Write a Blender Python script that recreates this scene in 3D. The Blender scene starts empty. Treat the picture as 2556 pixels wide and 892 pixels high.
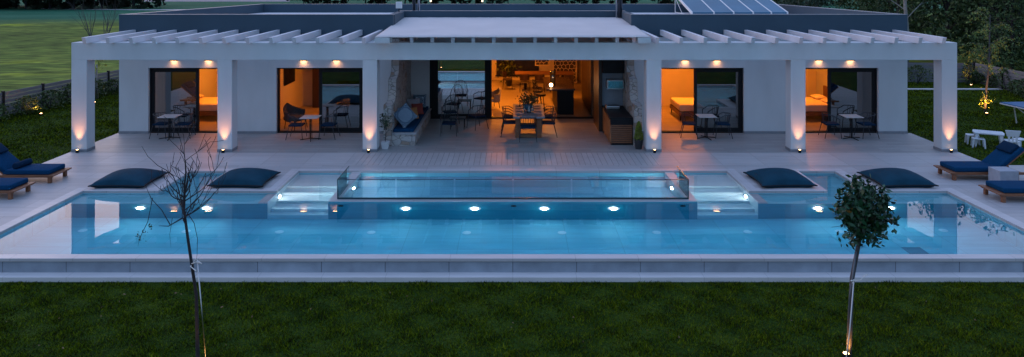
import bpy, math, random
import numpy as np
from mathutils import Vector, Matrix
R = math.radians
rnd = random.Random(7)
nr = np.random.default_rng(11)
SC = bpy.context.scene
COL = SC.collection

# ------------------------------------------------------------------ camera
F = 1800.0            # focal length in photo pixels (photo is 2556 px wide)
CH = 5.4              # camera height above the terrace
HZ = -60.0            # horizon row in photo pixels
cd = bpy.data.cameras.new('camera')
cam = bpy.data.objects.new('camera', cd); COL.objects.link(cam)
cam.location = (0, 0, CH); cam.rotation_euler = (R(90), 0, 0)
cd.sensor_width = 36; cd.lens = 36 * F / 2556
cd.shift_x = -2 / 2556; cd.shift_y = (HZ - 446) / 2556
cd.clip_start = .1; cd.clip_end = 3000
SC.camera = cam

# ------------------------------------------------------------------ world (dusk)
W = bpy.data.worlds.new('World'); SC.world = W; W.use_nodes = True
wn = W.node_tree; wn.nodes.clear()
def N(t, kind, **kw):
    n = t.nodes.new(kind)
    for k, v in kw.items(): setattr(n, k, v)
    return n
def mathn(t, op, a, b=None, clamp=False):
    n = t.nodes.new('ShaderNodeMath'); n.operation = op; n.use_clamp = clamp
    for i, v in enumerate((a, b)):
        if v is None: continue
        if isinstance(v, (int, float)): n.inputs[i].default_value = v
        else: t.links.new(v, n.inputs[i])
    return n.outputs[0]
out = N(wn, 'ShaderNodeOutputWorld')
tc = N(wn, 'ShaderNodeTexCoord'); sep = N(wn, 'ShaderNodeSeparateXYZ')
wn.links.new(tc.outputs['Generated'], sep.inputs[0])
ramp = N(wn, 'ShaderNodeValToRGB')
wn.links.new(sep.outputs['Z'], ramp.inputs[0])
e = ramp.color_ramp.elements
e[0].position = 0.0; e[0].color = (1.02, .76, .68, 1)
e[1].position = 1.0; e[1].color = (.245, .37, .68, 1)
for p, c in ((.16, (.96, .80, .84, 1)), (.36, (.60, .64, .88, 1)), (.62, (.33, .46, .78, 1))):
    x = e.new(p); x.color = c
ramp2 = N(wn, 'ShaderNodeValToRGB')      # the side away from the afterglow
wn.links.new(sep.outputs['Z'], ramp2.inputs[0])
e = ramp2.color_ramp.elements
e[0].position = 0.0; e[0].color = (.105, .215, .36, 1)
e[1].position = 1.0; e[1].color = (.245, .37, .68, 1)
x = e.new(.3); x.color = (.17, .32, .54, 1)
az = mathn(wn, 'ADD', mathn(wn, 'MULTIPLY', sep.outputs['X'], -.45), mathn(wn, 'MULTIPLY', sep.outputs['Y'], .75))
az = mathn(wn, 'ADD', mathn(wn, 'MULTIPLY', az, .9), .45, True)
mixw = N(wn, 'ShaderNodeMix', data_type='RGBA')
wn.links.new(az, mixw.inputs[0]); wn.links.new(ramp2.outputs[0], mixw.inputs[6]); wn.links.new(ramp.outputs[0], mixw.inputs[7])
bg1 = N(wn, 'ShaderNodeBackground'); bg1.inputs[1].default_value = .95
wn.links.new(mixw.outputs[2], bg1.inputs[0])
sky = N(wn, 'ShaderNodeTexSky', sky_type='NISHITA', sun_disc=False)
sky.sun_elevation = R(1.5); sky.sun_rotation = R(-32)
bg2 = N(wn, 'ShaderNodeBackground'); bg2.inputs[1].default_value = .05
wn.links.new(sky.outputs[0], bg2.inputs[0])
add = N(wn, 'ShaderNodeAddShader')
wn.links.new(bg1.outputs[0], add.inputs[0]); wn.links.new(bg2.outputs[0], add.inputs[1]); wn.links.new(add.outputs[0], out.inputs[0])

# last glow of the sun that has set behind the house to the left
sl = bpy.data.lights.new('sun', 'SUN'); sl.energy = .25; sl.angle = R(50); sl.color = (1, .72, .66)
so = bpy.data.objects.new('sun', sl); COL.objects.link(so)
so.rotation_euler = (R(60), 0, R(212 - 0)); so.location = (-30, 40, 30)
dv = Vector((.75, -.75, -.6)); so.rotation_euler = dv.to_track_quat('-Z', 'Y').to_euler()

SC.view_settings.view_transform = 'Standard'; SC.view_settings.look = 'None'
SC.view_settings.exposure = .50; SC.view_settings.gamma = 1
SC.cycles.use_denoising = True
SC.cycles.max_bounces = 10; SC.cycles.transmission_bounces = 8; SC.cycles.transparent_max_bounces = 12
SC.cycles.diffuse_bounces = 4; SC.cycles.glossy_bounces = 4
SC.cycles.caustics_reflective = True; SC.cycles.caustics_refractive = True
SC.cycles.sample_clamp_indirect = 6
WARM = (1, .40, .17)

# ------------------------------------------------------------------ materials
def mat(name, col, rough=.6, metal=0, spec=.5, noise=None, bump=None, emit=None, obj=True, stretch=None):
    """principled material; noise=(scale, amount[, detail]) varies the colour, bump=(scale, strength, distance)"""
    m = bpy.data.materials.new(name); m.use_nodes = True
    t = m.node_tree; b = t.nodes['Principled BSDF']
    b.inputs['Base Color'].default_value = (*col, 1); b.inputs['Roughness'].default_value = rough
    b.inputs['Metallic'].default_value = metal; b.inputs['Specular IOR Level'].default_value = spec
    tcn = N(t, 'ShaderNodeTexCoord'); mp = N(t, 'ShaderNodeMapping')
    t.links.new(tcn.outputs['Object'], mp.inputs[0])
    if stretch: mp.inputs['Scale'].default_value = stretch
    if noise:
        nz = N(t, 'ShaderNodeTexNoise'); nz.inputs['Scale'].default_value = noise[0]
        nz.inputs['Detail'].default_value = noise[2] if len(noise) > 2 else 6
        t.links.new(mp.outputs[0], nz.inputs[0])
        mx = N(t, 'ShaderNodeMix', data_type='RGBA', blend_type='MIX')
        mr = N(t, 'ShaderNodeMapRange'); mr.inputs[1].default_value = .3; mr.inputs[2].default_value = .7
        t.links.new(nz.outputs[0], mr.inputs[0]); t.links.new(mr.outputs[0], mx.inputs[0])
        a = noise[1]
        mx.inputs[6].default_value = (*[c * (1 - a) for c in col], 1); mx.inputs[7].default_value = (*[min(1, c * (1 + a)) for c in col], 1)
        t.links.new(mx.outputs[2], b.inputs['Base Color'])
    if bump:
        nb = N(t, 'ShaderNodeTexNoise'); nb.inputs['Scale'].default_value = bump[0]; nb.inputs['Detail'].default_value = 4
        t.links.new(mp.outputs[0], nb.inputs[0])
        bp = N(t, 'ShaderNodeBump'); bp.inputs['Strength'].default_value = bump[1]; bp.inputs['Distance'].default_value = bump[2]
        t.links.new(nb.outputs[0], bp.inputs['Height']); t.links.new(bp.outputs[0], b.inputs['Normal'])
    if emit:
        b.inputs['Emission Color'].default_value = (*emit[0], 1); b.inputs['Emission Strength'].default_value = emit[1]
    return m

def tilemat(name, col, w, h, rough=.4, joint=.45, mortar=.006, offset=.5, var=.12, vertical=False, spec=.5, grain=True, jcol=None, var2=.1):
    m = bpy.data.materials.new(name); m.use_nodes = True
    t = m.node_tree; b = t.nodes['Principled BSDF']
    tcn = N(t, 'ShaderNodeTexCoord'); mp = N(t, 'ShaderNodeMapping')
    t.links.new(tcn.outputs['Object'], mp.inputs[0])
    if vertical: mp.inputs['Rotation'].default_value = (R(90), 0, 0)
    br = N(t, 'ShaderNodeTexBrick'); br.offset = offset
    br.inputs['Scale'].default_value = 1; br.inputs['Brick Width'].default_value = w; br.inputs['Row Height'].default_value = h
    br.inputs['Mortar Size'].default_value = mortar; br.inputs['Mortar Smooth'].default_value = .1
    br.inputs['Color1'].default_value = (*[c * (1 - var) for c in col], 1)
    br.inputs['Color2'].default_value = (*[min(1, c * (1 + var)) for c in col], 1)
    br.inputs['Mortar'].default_value = (*(jcol or [c * joint for c in col]), 1)
    t.links.new(mp.outputs[0], br.inputs[0])
    nz = N(t, 'ShaderNodeTexNoise'); nz.inputs['Scale'].default_value = 3; nz.inputs['Detail'].default_value = 8
    mp2 = N(t, 'ShaderNodeMapping'); t.links.new(mp.outputs[0], mp2.inputs[0])
    mp2.inputs['Scale'].default_value = (.35, 2.2, 1) if grain else (1, 1, 1)
    t.links.new(mp2.outputs[0], nz.inputs[0])
    mr = N(t, 'ShaderNodeMapRange'); mr.inputs[1].default_value = .25; mr.inputs[2].default_value = .75
    mr.inputs[3].default_value = 1 - var2; mr.inputs[4].default_value = 1 + var2
    t.links.new(nz.outputs[0], mr.inputs[0])
    mx = N(t, 'ShaderNodeVectorMath', operation='SCALE')
    t.links.new(br.outputs['Color'], mx.inputs[0]); t.links.new(mr.outputs[0], mx.inputs['Scale'])
    t.links.new(mx.outputs[0], b.inputs['Base Color'])
    nr_ = N(t, 'ShaderNodeTexNoise'); nr_.inputs['Scale'].default_value = .9; nr_.inputs['Detail'].default_value = 5
    t.links.new(mp.outputs[0], nr_.inputs[0])
    mr2 = N(t, 'ShaderNodeMapRange'); mr2.inputs[3].default_value = rough - .03; mr2.inputs[4].default_value = rough + .04
    mr2.inputs[1].default_value = .3; mr2.inputs[2].default_value = .7
    t.links.new(nr_.outputs[0], mr2.inputs[0]); t.links.new(mr2.outputs[0], b.inputs['Roughness'])
    b.inputs['Specular IOR Level'].default_value = spec
    bp = N(t, 'ShaderNodeBump'); bp.inputs['Strength'].default_value = .35; bp.inputs['Distance'].default_value = .004; bp.invert = True
    t.links.new(br.outputs['Fac'], bp.inputs['Height']); t.links.new(bp.outputs[0], b.inputs['Normal'])
    return m

def emat(name, col, s):
    m = bpy.data.materials.new(name); m.use_nodes = True; t = m.node_tree; t.nodes.clear()
    o = N(t, 'ShaderNodeOutputMaterial'); em = N(t, 'ShaderNodeEmission'); em.inputs[0].default_value = (*col, 1); em.inputs[1].default_value = s
    t.links.new(em.outputs[0], o.inputs[0]); return m

def panemat(name, tint, refl, rough=0.0, rcol=(1, 1, 1)):
    """thin pane: tinted see-through plus a mirror part that grows at grazing angles"""
    m = bpy.data.materials.new(name); m.use_nodes = True; t = m.node_tree; t.nodes.clear()
    o = N(t, 'ShaderNodeOutputMaterial'); tr = N(t, 'ShaderNodeBsdfTransparent'); gl = N(t, 'ShaderNodeBsdfGlossy')
    tr.inputs[0].default_value = (*tint, 1); gl.inputs['Roughness'].default_value = rough; gl.inputs[0].default_value = (*rcol, 1)
    fr = N(t, 'ShaderNodeFresnel'); fr.inputs[0].default_value = 1.5
    f = mathn(t, 'ADD', mathn(t, 'MULTIPLY', fr.outputs[0], 1 - refl), refl, True)
    mx = N(t, 'ShaderNodeMixShader'); t.links.new(f, mx.inputs[0]); t.links.new(tr.outputs[0], mx.inputs[1]); t.links.new(gl.outputs[0], mx.inputs[2])
    t.links.new(mx.outputs[0], o.inputs[0]); return m

M = {}
M['stucco'] = mat('white_stucco', (.56, .58, .61), .85, noise=(1.1, .075, 12), bump=(60, .3, .004), stretch=(1, 1, .4))
M['slate'] = mat('slate_paint', (.036, .070, .105), .8, noise=(.7, .10, 8), bump=(90, .2, .003))
M['rooftop'] = mat('pale_roof_coat', (.62, .62, .66), .8, noise=(1.2, .08))
M['plinth'] = mat('grey_plinth', (.22, .23, .26), .6, noise=(5, .12))
M['porch'] = tilemat('porch_planks', (.30, .295, .30), 1.2, .20, .48, joint=.55, mortar=.004, var=.09)
M['strip'] = tilemat('terrace_strip', (.44, .42, .43), 1.2, .9, .5, joint=.55, mortar=.006, offset=0, var=.08)
M['slats'] = tilemat('drain_boards', (.44, .42, .43), .16, 6, .42, joint=.35, mortar=.007, offset=0, var=.05, grain=False)
M['deck'] = tilemat('terrace_tile', (.41, .39, .40), 1.2, .6, .48, joint=.6, mortar=.006, offset=.5, var=.085)
M['coping'] = tilemat('coping_tile', (.50, .48, .50), 1.2, 5.0, .4, joint=.6, mortar=.004, offset=0, var=.03)
M['ledge'] = tilemat('ledge_tile', (.66, .63, .64), 1.2, 5.0, .5, joint=.7, mortar=.004, offset=0, var=.03)
M['facade_tile'] = tilemat('pool_wall_tile', (.27, .31, .37), 1.22, 4.0, .45, joint=.4, mortar=.008, offset=0, var=.07, vertical=True, grain=False, var2=.22)
M['pool'] = tilemat('pool_tile', (.225, .575, .66), 1.2, .6, .5, joint=.72, mortar=.006, offset=0, var=.03, spec=.3)
M['deepblue'] = tilemat('blue_wall_tile', (.006, .34, .44), .6, .3, .5, joint=.9, mortar=.004, offset=0, var=.03, vertical=True, spec=.3)
M['poolwhite'] = mat('step_tile', (.74, .75, .76), .5, noise=(3, .05))
M['spa'] = tilemat('spa_tile', (.40, .50, .60), 1.2, .6, .5, joint=.72, mortar=.006, offset=0, var=.03, spec=.3)
M['floor_in'] = tilemat('indoor_planks', (.36, .30, .24), 1.4, .22, .33, joint=.6, mortar=.004, var=.08)
M['plaster'] = mat('indoor_plaster', (.66, .60, .52), .9, noise=(1, .04))
M['ceil'] = mat('indoor_ceiling', (.7, .68, .66), .9)
M['blackmetal'] = mat('black_metal', (.008, .009, .012), .5, spec=.2, noise=(20, .2))
M['darkwire'] = mat('blue_black_wire', (.012, .018, .03), .4, noise=(20, .2))
M['steel'] = mat('brushed_steel', (.45, .47, .5), .3, metal=1, noise=(30, .1))
M['darksteel'] = mat('dark_steel', (.12, .13, .15), .5, metal=.6, noise=(30, .1))
M['white_metal'] = mat('white_metal', (.7, .7, .72), .5, noise=(10, .05))
M['navy'] = mat('navy_fabric', (.002, .042, .110), 1, spec=.15, noise=(40, .25), bump=(260, .3, .002))
M['navy2'] = mat('dark_navy_fabric', (.003, .022, .055), 1, spec=.15, noise=(40, .25), bump=(260, .3, .002))
M['bean'] = mat('slate_blue_canvas', (.005, .042, .072), .75, spec=.12, noise=(3, .18), bump=(7, .2, .03))
M['teak'] = mat('teak', (.22, .085, .040), .5, noise=(14, .3), stretch=(.3, 3, 3), bump=(60, .2, .002))
M['wood'] = mat('brown_wood', (.20, .095, .045), .5, noise=(12, .3), stretch=(.3, 3, 3))
M['darkwood'] = mat('dark_wood', (.035, .018, .012), .45, noise=(12, .3), stretch=(3, 3, .3))
M['tabletop'] = mat('pale_tabletop', (.48, .47, .48), .4, noise=(8, .08))
M['greyplank'] = tilemat('grey_plank_top', (.19, .22, .27), 6, .13, .5, joint=.4, mortar=.006, var=.1)
M['cube'] = mat('grey_concrete', (.34, .36, .42), .7, noise=(6, .12), bump=(60, .2, .003))
M['bedlinen'] = mat('bed_linen', (.72, .62, .58), .9, noise=(5, .06), bump=(12, .3, .02))
M['headboard'] = mat('brown_upholstery', (.12, .06, .04), .9, noise=(20, .15))
M['rope'] = mat('white_rope', (.7, .7, .7), .8)
M['kidswhite'] = mat('white_plastic', (.62, .66, .72), .45, noise=(5, .03))
M['bluetop'] = mat('blue_tabletop', (.03, .13, .30), .4, noise=(5, .08))
M['potwhite'] = mat('white_pot', (.6, .6, .62), .5, noise=(5, .05))
M['potblack'] = mat('black_pot', (.02, .022, .028), .5, noise=(8, .2))
M['soil'] = mat('soil', (.03, .02, .012), 1, noise=(20, .4), bump=(40, .6, .02))
M['bark'] = mat('dark_bark', (.022, .020, .026), .9, noise=(18, .3), bump=(40, .5, .01))
M['bark_grey'] = mat('grey_bark', (.065, .062, .07), .9, noise=(14, .3), bump=(40, .5, .01))
M['birch'] = mat('pale_bark', (.22, .22, .22), .8, noise=(6, .4))
M['fence'] = mat('fence_boards', (.155, .15, .165), .7, noise=(9, .2), stretch=(.5, .5, 5))
M['canvas'] = mat('white_awning_cloth', (.62, .57, .57), .95, spec=.1, noise=(.9, .05), bump=(3, .25, .02))
M['solar'] = mat('solar_glass', (.05, .16, .26), .5, noise=(.8, .15), spec=.25)
M['path'] = mat('pale_path', (.42, .42, .44), .8, noise=(3, .1))
M['glass'] = panemat('door_glass', (.22, .25, .29), .17)
M['glassbig'] = panemat('porch_glass', (.20, .2, .2), .58)
M['glassdark'] = panemat('dark_door_glass', (.07, .09, .11), .15)
M['spaglass'] = panemat('spa_glass', (.86, .93, .94), .0)
M['spaedge'] = mat('glass_edge', (.01, .05, .07), .25)
M['clearglass'] = panemat('tableware_glass', (.6, .8, .9), .1)
M['tv'] = mat('tv_screen', (.008, .008, .01), .2)
M['lens_warm'] = emat('warm_lens', (1, .55, .25), 14)
M['lens_hot'] = emat('hot_lens', (1, .52, .22), 10)
M['lens_pool'] = emat('pool_lens', (.80, .90, 1), 42)
M['lens_step'] = emat('step_lens', (.9, .95, 1), 520)
M['lens_room'] = emat('room_lens', (1, .40, .08), 3)
M['far_lamp'] = emat('far_lamp', (1, .8, .6), 2)
M['bulb'] = emat('bulb', (1, .62, .28), 40)
M['fitting'] = mat('white_fitting', (.85, .88, .9), .4)
M['orangecloth'] = mat('ochre_cloth', (.35, .15, .05), .9, noise=(20, .2))
M['redcloth'] = mat('dark_red_cloth', (.25, .04, .03), .9, noise=(20, .2))
M['greycloth'] = mat('grey_cloth', (.3, .3, .34), .9, noise=(20, .2))
M['greychair'] = mat('dark_grey_cloth', (.05, .05, .06), .9, noise=(20, .2))

def mat_stone():
    m = bpy.data.materials.new('stone_cladding'); m.use_nodes = True; t = m.node_tree; b = t.nodes['Principled BSDF']
    tcn = N(t, 'ShaderNodeTexCoord'); mp = N(t, 'ShaderNodeMapping'); t.links.new(tcn.outputs['Object'], mp.inputs[0])
    mp.inputs['Scale'].default_value = (3.2, 3.2, 5.6)
    vo = N(t, 'ShaderNodeTexVoronoi'); vo.inputs['Scale'].default_value = 1; t.links.new(mp.outputs[0], vo.inputs[0])
    ve = N(t, 'ShaderNodeTexVoronoi', feature='DISTANCE_TO_EDGE'); ve.inputs['Scale'].default_value = 1; t.links.new(mp.outputs[0], ve.inputs[0])
    rp = N(t, 'ShaderNodeValToRGB'); e = rp.color_ramp.elements
    e[0].position = 0; e[0].color = (.30, .29, .29, 1); e[1].position = 1; e[1].color = (.50, .46, .43, 1)
    x = e.new(.12); x.color = (.36, .25, .18, 1); x = e.new(.2); x.color = (.42, .40, .40, 1)
    sp = N(t, 'ShaderNodeSeparateColor'); t.links.new(vo.outputs['Color'], sp.inputs[0]); t.links.new(sp.outputs[0], rp.inputs[0])
    nz = N(t, 'ShaderNodeTexNoise'); nz.inputs['Scale'].default_value = 18; nz.inputs['Detail'].default_value = 8; t.links.new(tcn.outputs['Object'], nz.inputs[0])
    mr = N(t, 'ShaderNodeMapRange'); mr.inputs[3].default_value = .7; mr.inputs[4].default_value = 1.25; t.links.new(nz.outputs[0], mr.inputs[0])
    sc = N(t, 'ShaderNodeVectorMath', operation='SCALE'); t.links.new(rp.outputs[0], sc.inputs[0]); t.links.new(mr.outputs[0], sc.inputs['Scale'])
    gt = mathn(t, 'GREATER_THAN', ve.outputs[0], .035)
    mx = N(t, 'ShaderNodeMix', data_type='RGBA'); t.links.new(gt, mx.inputs[0]); mx.inputs[6].default_value = (.22, .21, .2, 1)
    t.links.new(sc.outputs[0], mx.inputs[7]); t.links.new(mx.outputs[2], b.inputs['Base Color']); b.inputs['Roughness'].default_value = .9
    h = mathn(t, 'ADD', mathn(t, 'MINIMUM', ve.outputs[0], .12), mathn(t, 'MULTIPLY', nz.outputs[0], .1))
    bp = N(t, 'ShaderNodeBump'); bp.inputs['Strength'].default_value = .8; bp.inputs['Distance'].default_value = .08
    t.links.new(h, bp.inputs['Height']); t.links.new(bp.outputs[0], b.inputs['Normal'])
    return m
M['stone'] = mat_stone()

def mat_cushion():
    m = bpy.data.materials.new('patterned_cloth'); m.use_nodes = True; t = m.node_tree; b = t.nodes['Principled BSDF']
    tcn = N(t, 'ShaderNodeTexCoord'); mp = N(t, 'ShaderNodeMapping'); t.links.new(tcn.outputs['Object'], mp.inputs[0])
    vo = N(t, 'ShaderNodeTexVoronoi', distance='CHEBYCHEV'); vo.inputs['Scale'].default_value = 9; vo.inputs['Randomness'].default_value = 0
    t.links.new(mp.outputs[0], vo.inputs[0])
    w = mathn(t, 'SINE', mathn(t, 'MULTIPLY', vo.outputs['Distance'], 26))
    g = mathn(t, 'GREATER_THAN', w, .1)
    mx = N(t, 'ShaderNodeMix', data_type='RGBA'); t.links.new(g, mx.inputs[0])
    mx.inputs[6].default_value = (.02, .06, .12, 1); mx.inputs[7].default_value = (.42, .52, .60, 1)
    t.links.new(mx.outputs[2], b.inputs['Base Color']); b.inputs['Roughness'].default_value = .9
    return m
M['pattern'] = mat_cushion()

def mat_leaf(name, c1, c2, rough=.5, trans=True, scale=3.0):
    m = bpy.data.materials.new(name); m.use_nodes = True; t = m.node_tree; b = t.nodes['Principled BSDF']
    g = N(t, 'ShaderNodeNewGeometry'); tcn = N(t, 'ShaderNodeTexCoord')
    nz = N(t, 'ShaderNodeTexNoise'); nz.inputs['Scale'].default_value = scale; nz.inputs['Detail'].default_value = 3
    t.links.new(tcn.outputs['Object'], nz.inputs[0])
    a = mathn(t, 'ADD', mathn(t, 'MULTIPLY', g.outputs['Random Per Island'], .55), mathn(t, 'MULTIPLY', nz.outputs[0], .6))
    rp = N(t, 'ShaderNodeValToRGB'); e = rp.color_ramp.elements
    e[0].position = .25; e[0].color = (*c1, 1); e[1].position = .95; e[1].color = (*c2, 1)
    t.links.new(a, rp.inputs[0]); t.links.new(rp.outputs[0], b.inputs['Base Color'])
    b.inputs['Roughness'].default_value = rough; b.inputs['Specular IOR Level'].default_value = .35
    return m
M['leaf_forest'] = mat_leaf('forest_leaves', (.012, .030, .012), (.085, .145, .050), .7, scale=.6)
M['leaf_forest2'] = mat_leaf('bluish_forest_leaves', (.010, .024, .018), (.050, .095, .062), .7, scale=.6)
M['leaf_pale'] = mat_leaf('pale_willow_leaves', (.08, .14, .03), (.20, .30, .08), .6)
M['leaf_far'] = mat_leaf('far_leaves', (.006, .012, .007), (.018, .032, .014), .8, scale=.3)
M['leaf_gloss'] = mat_leaf('glossy_leaves', (.005, .024, .010), (.020, .085, .034), .35)
M['leaf_shrub'] = mat_leaf('shrub_leaves', (.020, .035, .010), (.07, .11, .025), .6)
M['leaf_conifer'] = mat_leaf('conifer_leaves', (.10, .14, .015), (.26, .30, .04), .6)
M['leaf_bay'] = mat_leaf('small_leaves', (.015, .03, .015), (.05, .09, .04), .5)

def mat_ground():
    m = bpy.data.materials.new('grass_ground'); m.use_nodes = True; t = m.node_tree; b = t.nodes['Principled BSDF']
    tcn = N(t, 'ShaderNodeTexCoord')
    sp = N(t, 'ShaderNodeSeparateXYZ'); t.links.new(tcn.outputs['Object'], sp.inputs[0])
    def noise(scale, detail=6, st=None):
        n = N(t, 'ShaderNodeTexNoise'); n.inputs['Scale'].default_value = scale; n.inputs['Detail'].default_value = detail
        if st:
            mp = N(t, 'ShaderNodeMapping'); mp.inputs['Scale'].default_value = st
            t.links.new(tcn.outputs['Object'], mp.inputs[0]); t.links.new(mp.outputs[0], n.inputs[0])
        else: t.links.new(tcn.outputs['Object'], n.inputs[0])
        return n.outputs[0]
    def ramp(f, pts):
        r = N(t, 'ShaderNodeValToRGB'); e = r.color_ramp.elements
        e[0].position = pts[0][0]; e[0].color = (*pts[0][1], 1); e[1].position = pts[-1][0]; e[1].color = (*pts[-1][1], 1)
        for p, c in pts[1:-1]: x = e.new(p); x.color = (*c, 1)
        t.links.new(f, r.inputs[0]); return r.outputs[0]
    def mix(f, a, c):
        x = N(t, 'ShaderNodeMix', data_type='RGBA'); t.links.new(f, x.inputs[0]); t.links.new(a, x.inputs[6]); t.links.new(c, x.inputs[7]); return x.outputs[2]
    lawn = ramp(noise(1.3, 10), [(.3, (.014, .034, .004)), (.5, (.022, .052, .006)), (.7, (.042, .074, .009))])
    field = ramp(noise(.10, 10, (1, 1.6, 1)), [(.30, (.060, .085, .020)), (.5, (.095, .135, .030)), (.60, (.13, .16, .035)), (.7, (.26, .30, .015))])
    fine = ramp(noise(.9, 14, (.7, 1.8, 1)), [(.32, (.40, .46, .40)), (.5, (1.1, 1.15, 1.0)), (.68, (2.0, 2.0, 1.4))])
    mm = N(t, 'ShaderNodeMix', data_type='RGBA', blend_type='MULTIPLY'); mm.inputs[0].default_value = 1
    t.links.new(field, mm.inputs[6]); t.links.new(fine, mm.inputs[7]); field = mm.outputs[2]
    teal = ramp(noise(.06, 8, (1, 3, 1)), [(.35, (.02, .11, .06)), (.65, (.04, .15, .09))])
    yn = mathn(t, 'ADD', sp.outputs['Y'], mathn(t, 'MULTIPLY', noise(.05), 26))
    yn = mathn(t, 'ADD', yn, mathn(t, 'MULTIPLY', sp.outputs['X'], -.18))
    ft = N(t, 'ShaderNodeMapRange'); ft.inputs[1].default_value = 101; ft.inputs[2].default_value = 114; t.links.new(yn, ft.inputs[0])
    field = mix(ft.outputs[0], field, teal)
    ax = mathn(t, 'ABSOLUTE', mathn(t, 'SUBTRACT', sp.outputs['X'], 1.5))
    isf = mathn(t, 'MAXIMUM', mathn(t, 'GREATER_THAN', ax, 21.9), mathn(t, 'GREATER_THAN', sp.outputs['Y'], 44))
    bare = ramp(noise(.35, 4), [(.62, (0, 0, 0)), (.70, (1, 1, 1))])
    col = mix(isf, lawn, field)
    t.links.new(col, b.inputs['Base Color']); b.inputs['Roughness'].default_value = 1; b.inputs['Specular IOR Level'].default_value = .1
    bp = N(t, 'ShaderNodeBump'); bp.inputs['Strength'].default_value = .9; bp.inputs['Distance'].default_value = .06
    t.links.new(noise(16, 8), bp.inputs['Height']); t.links.new(bp.outputs[0], b.inputs['Normal'])
    return m
M['ground'] = mat_ground()
M['blade'] = mat_leaf('grass_blades', (.012, .034, .003), (.105, .145, .018), .9, scale=3.2)
M['blade'].node_tree.nodes['Principled BSDF'].inputs['Specular IOR Level'].default_value = .03
e_ = [n for n in M['blade'].node_tree.nodes if n.type == 'VALTORGB'][0].color_ramp.elements
e_[0].color = (.008, .024, .004, 1); e_[1].color = (.19, .21, .012, 1)
for p_, c_ in ((.40, (.030, .024, .010, 1)), (.47, (.032, .052, .002, 1)), (.62, (.062, .100, .003, 1)), (.76, (.10, .135, .004, 1))): q_ = e_.new(p_); q_.color = c_
M['blade_dry'] = mat_leaf('dry_grass_blades', (.08, .12, .02), (.18, .22, .05), .8, scale=1.1)

def mat_water():
    m = bpy.data.materials.new('pool_water'); m.use_nodes = True; t = m.node_tree; t.nodes.clear()
    o = N(t, 'ShaderNodeOutputMaterial'); g = N(t, 'ShaderNodeBsdfGlass'); g.inputs['IOR'].default_value = 1.33; g.inputs['Roughness'].default_value = 0
    tcn = N(t, 'ShaderNodeTexCoord'); nz = N(t, 'ShaderNodeTexNoise'); nz.inputs['Scale'].default_value = 1.6; nz.inputs['Detail'].default_value = 2
    t.links.new(tcn.outputs['Object'], nz.inputs[0])
    bp = N(t, 'ShaderNodeBump'); bp.inputs['Strength'].default_value = .04; bp.inputs['Distance'].default_value = .02
    t.links.new(nz.outputs[0], bp.inputs['Height']); t.links.new(bp.outputs[0], g.inputs['Normal'])
    va = N(t, 'ShaderNodeVolumeAbsorption'); va.inputs[0].default_value = (.12, .80, .95, 1); va.inputs[1].default_value = .38
    t.links.new(g.outputs[0], o.inputs[0]); t.links.new(va.outputs[0], o.inputs[1]); return m
M['water'] = mat_water()

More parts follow.
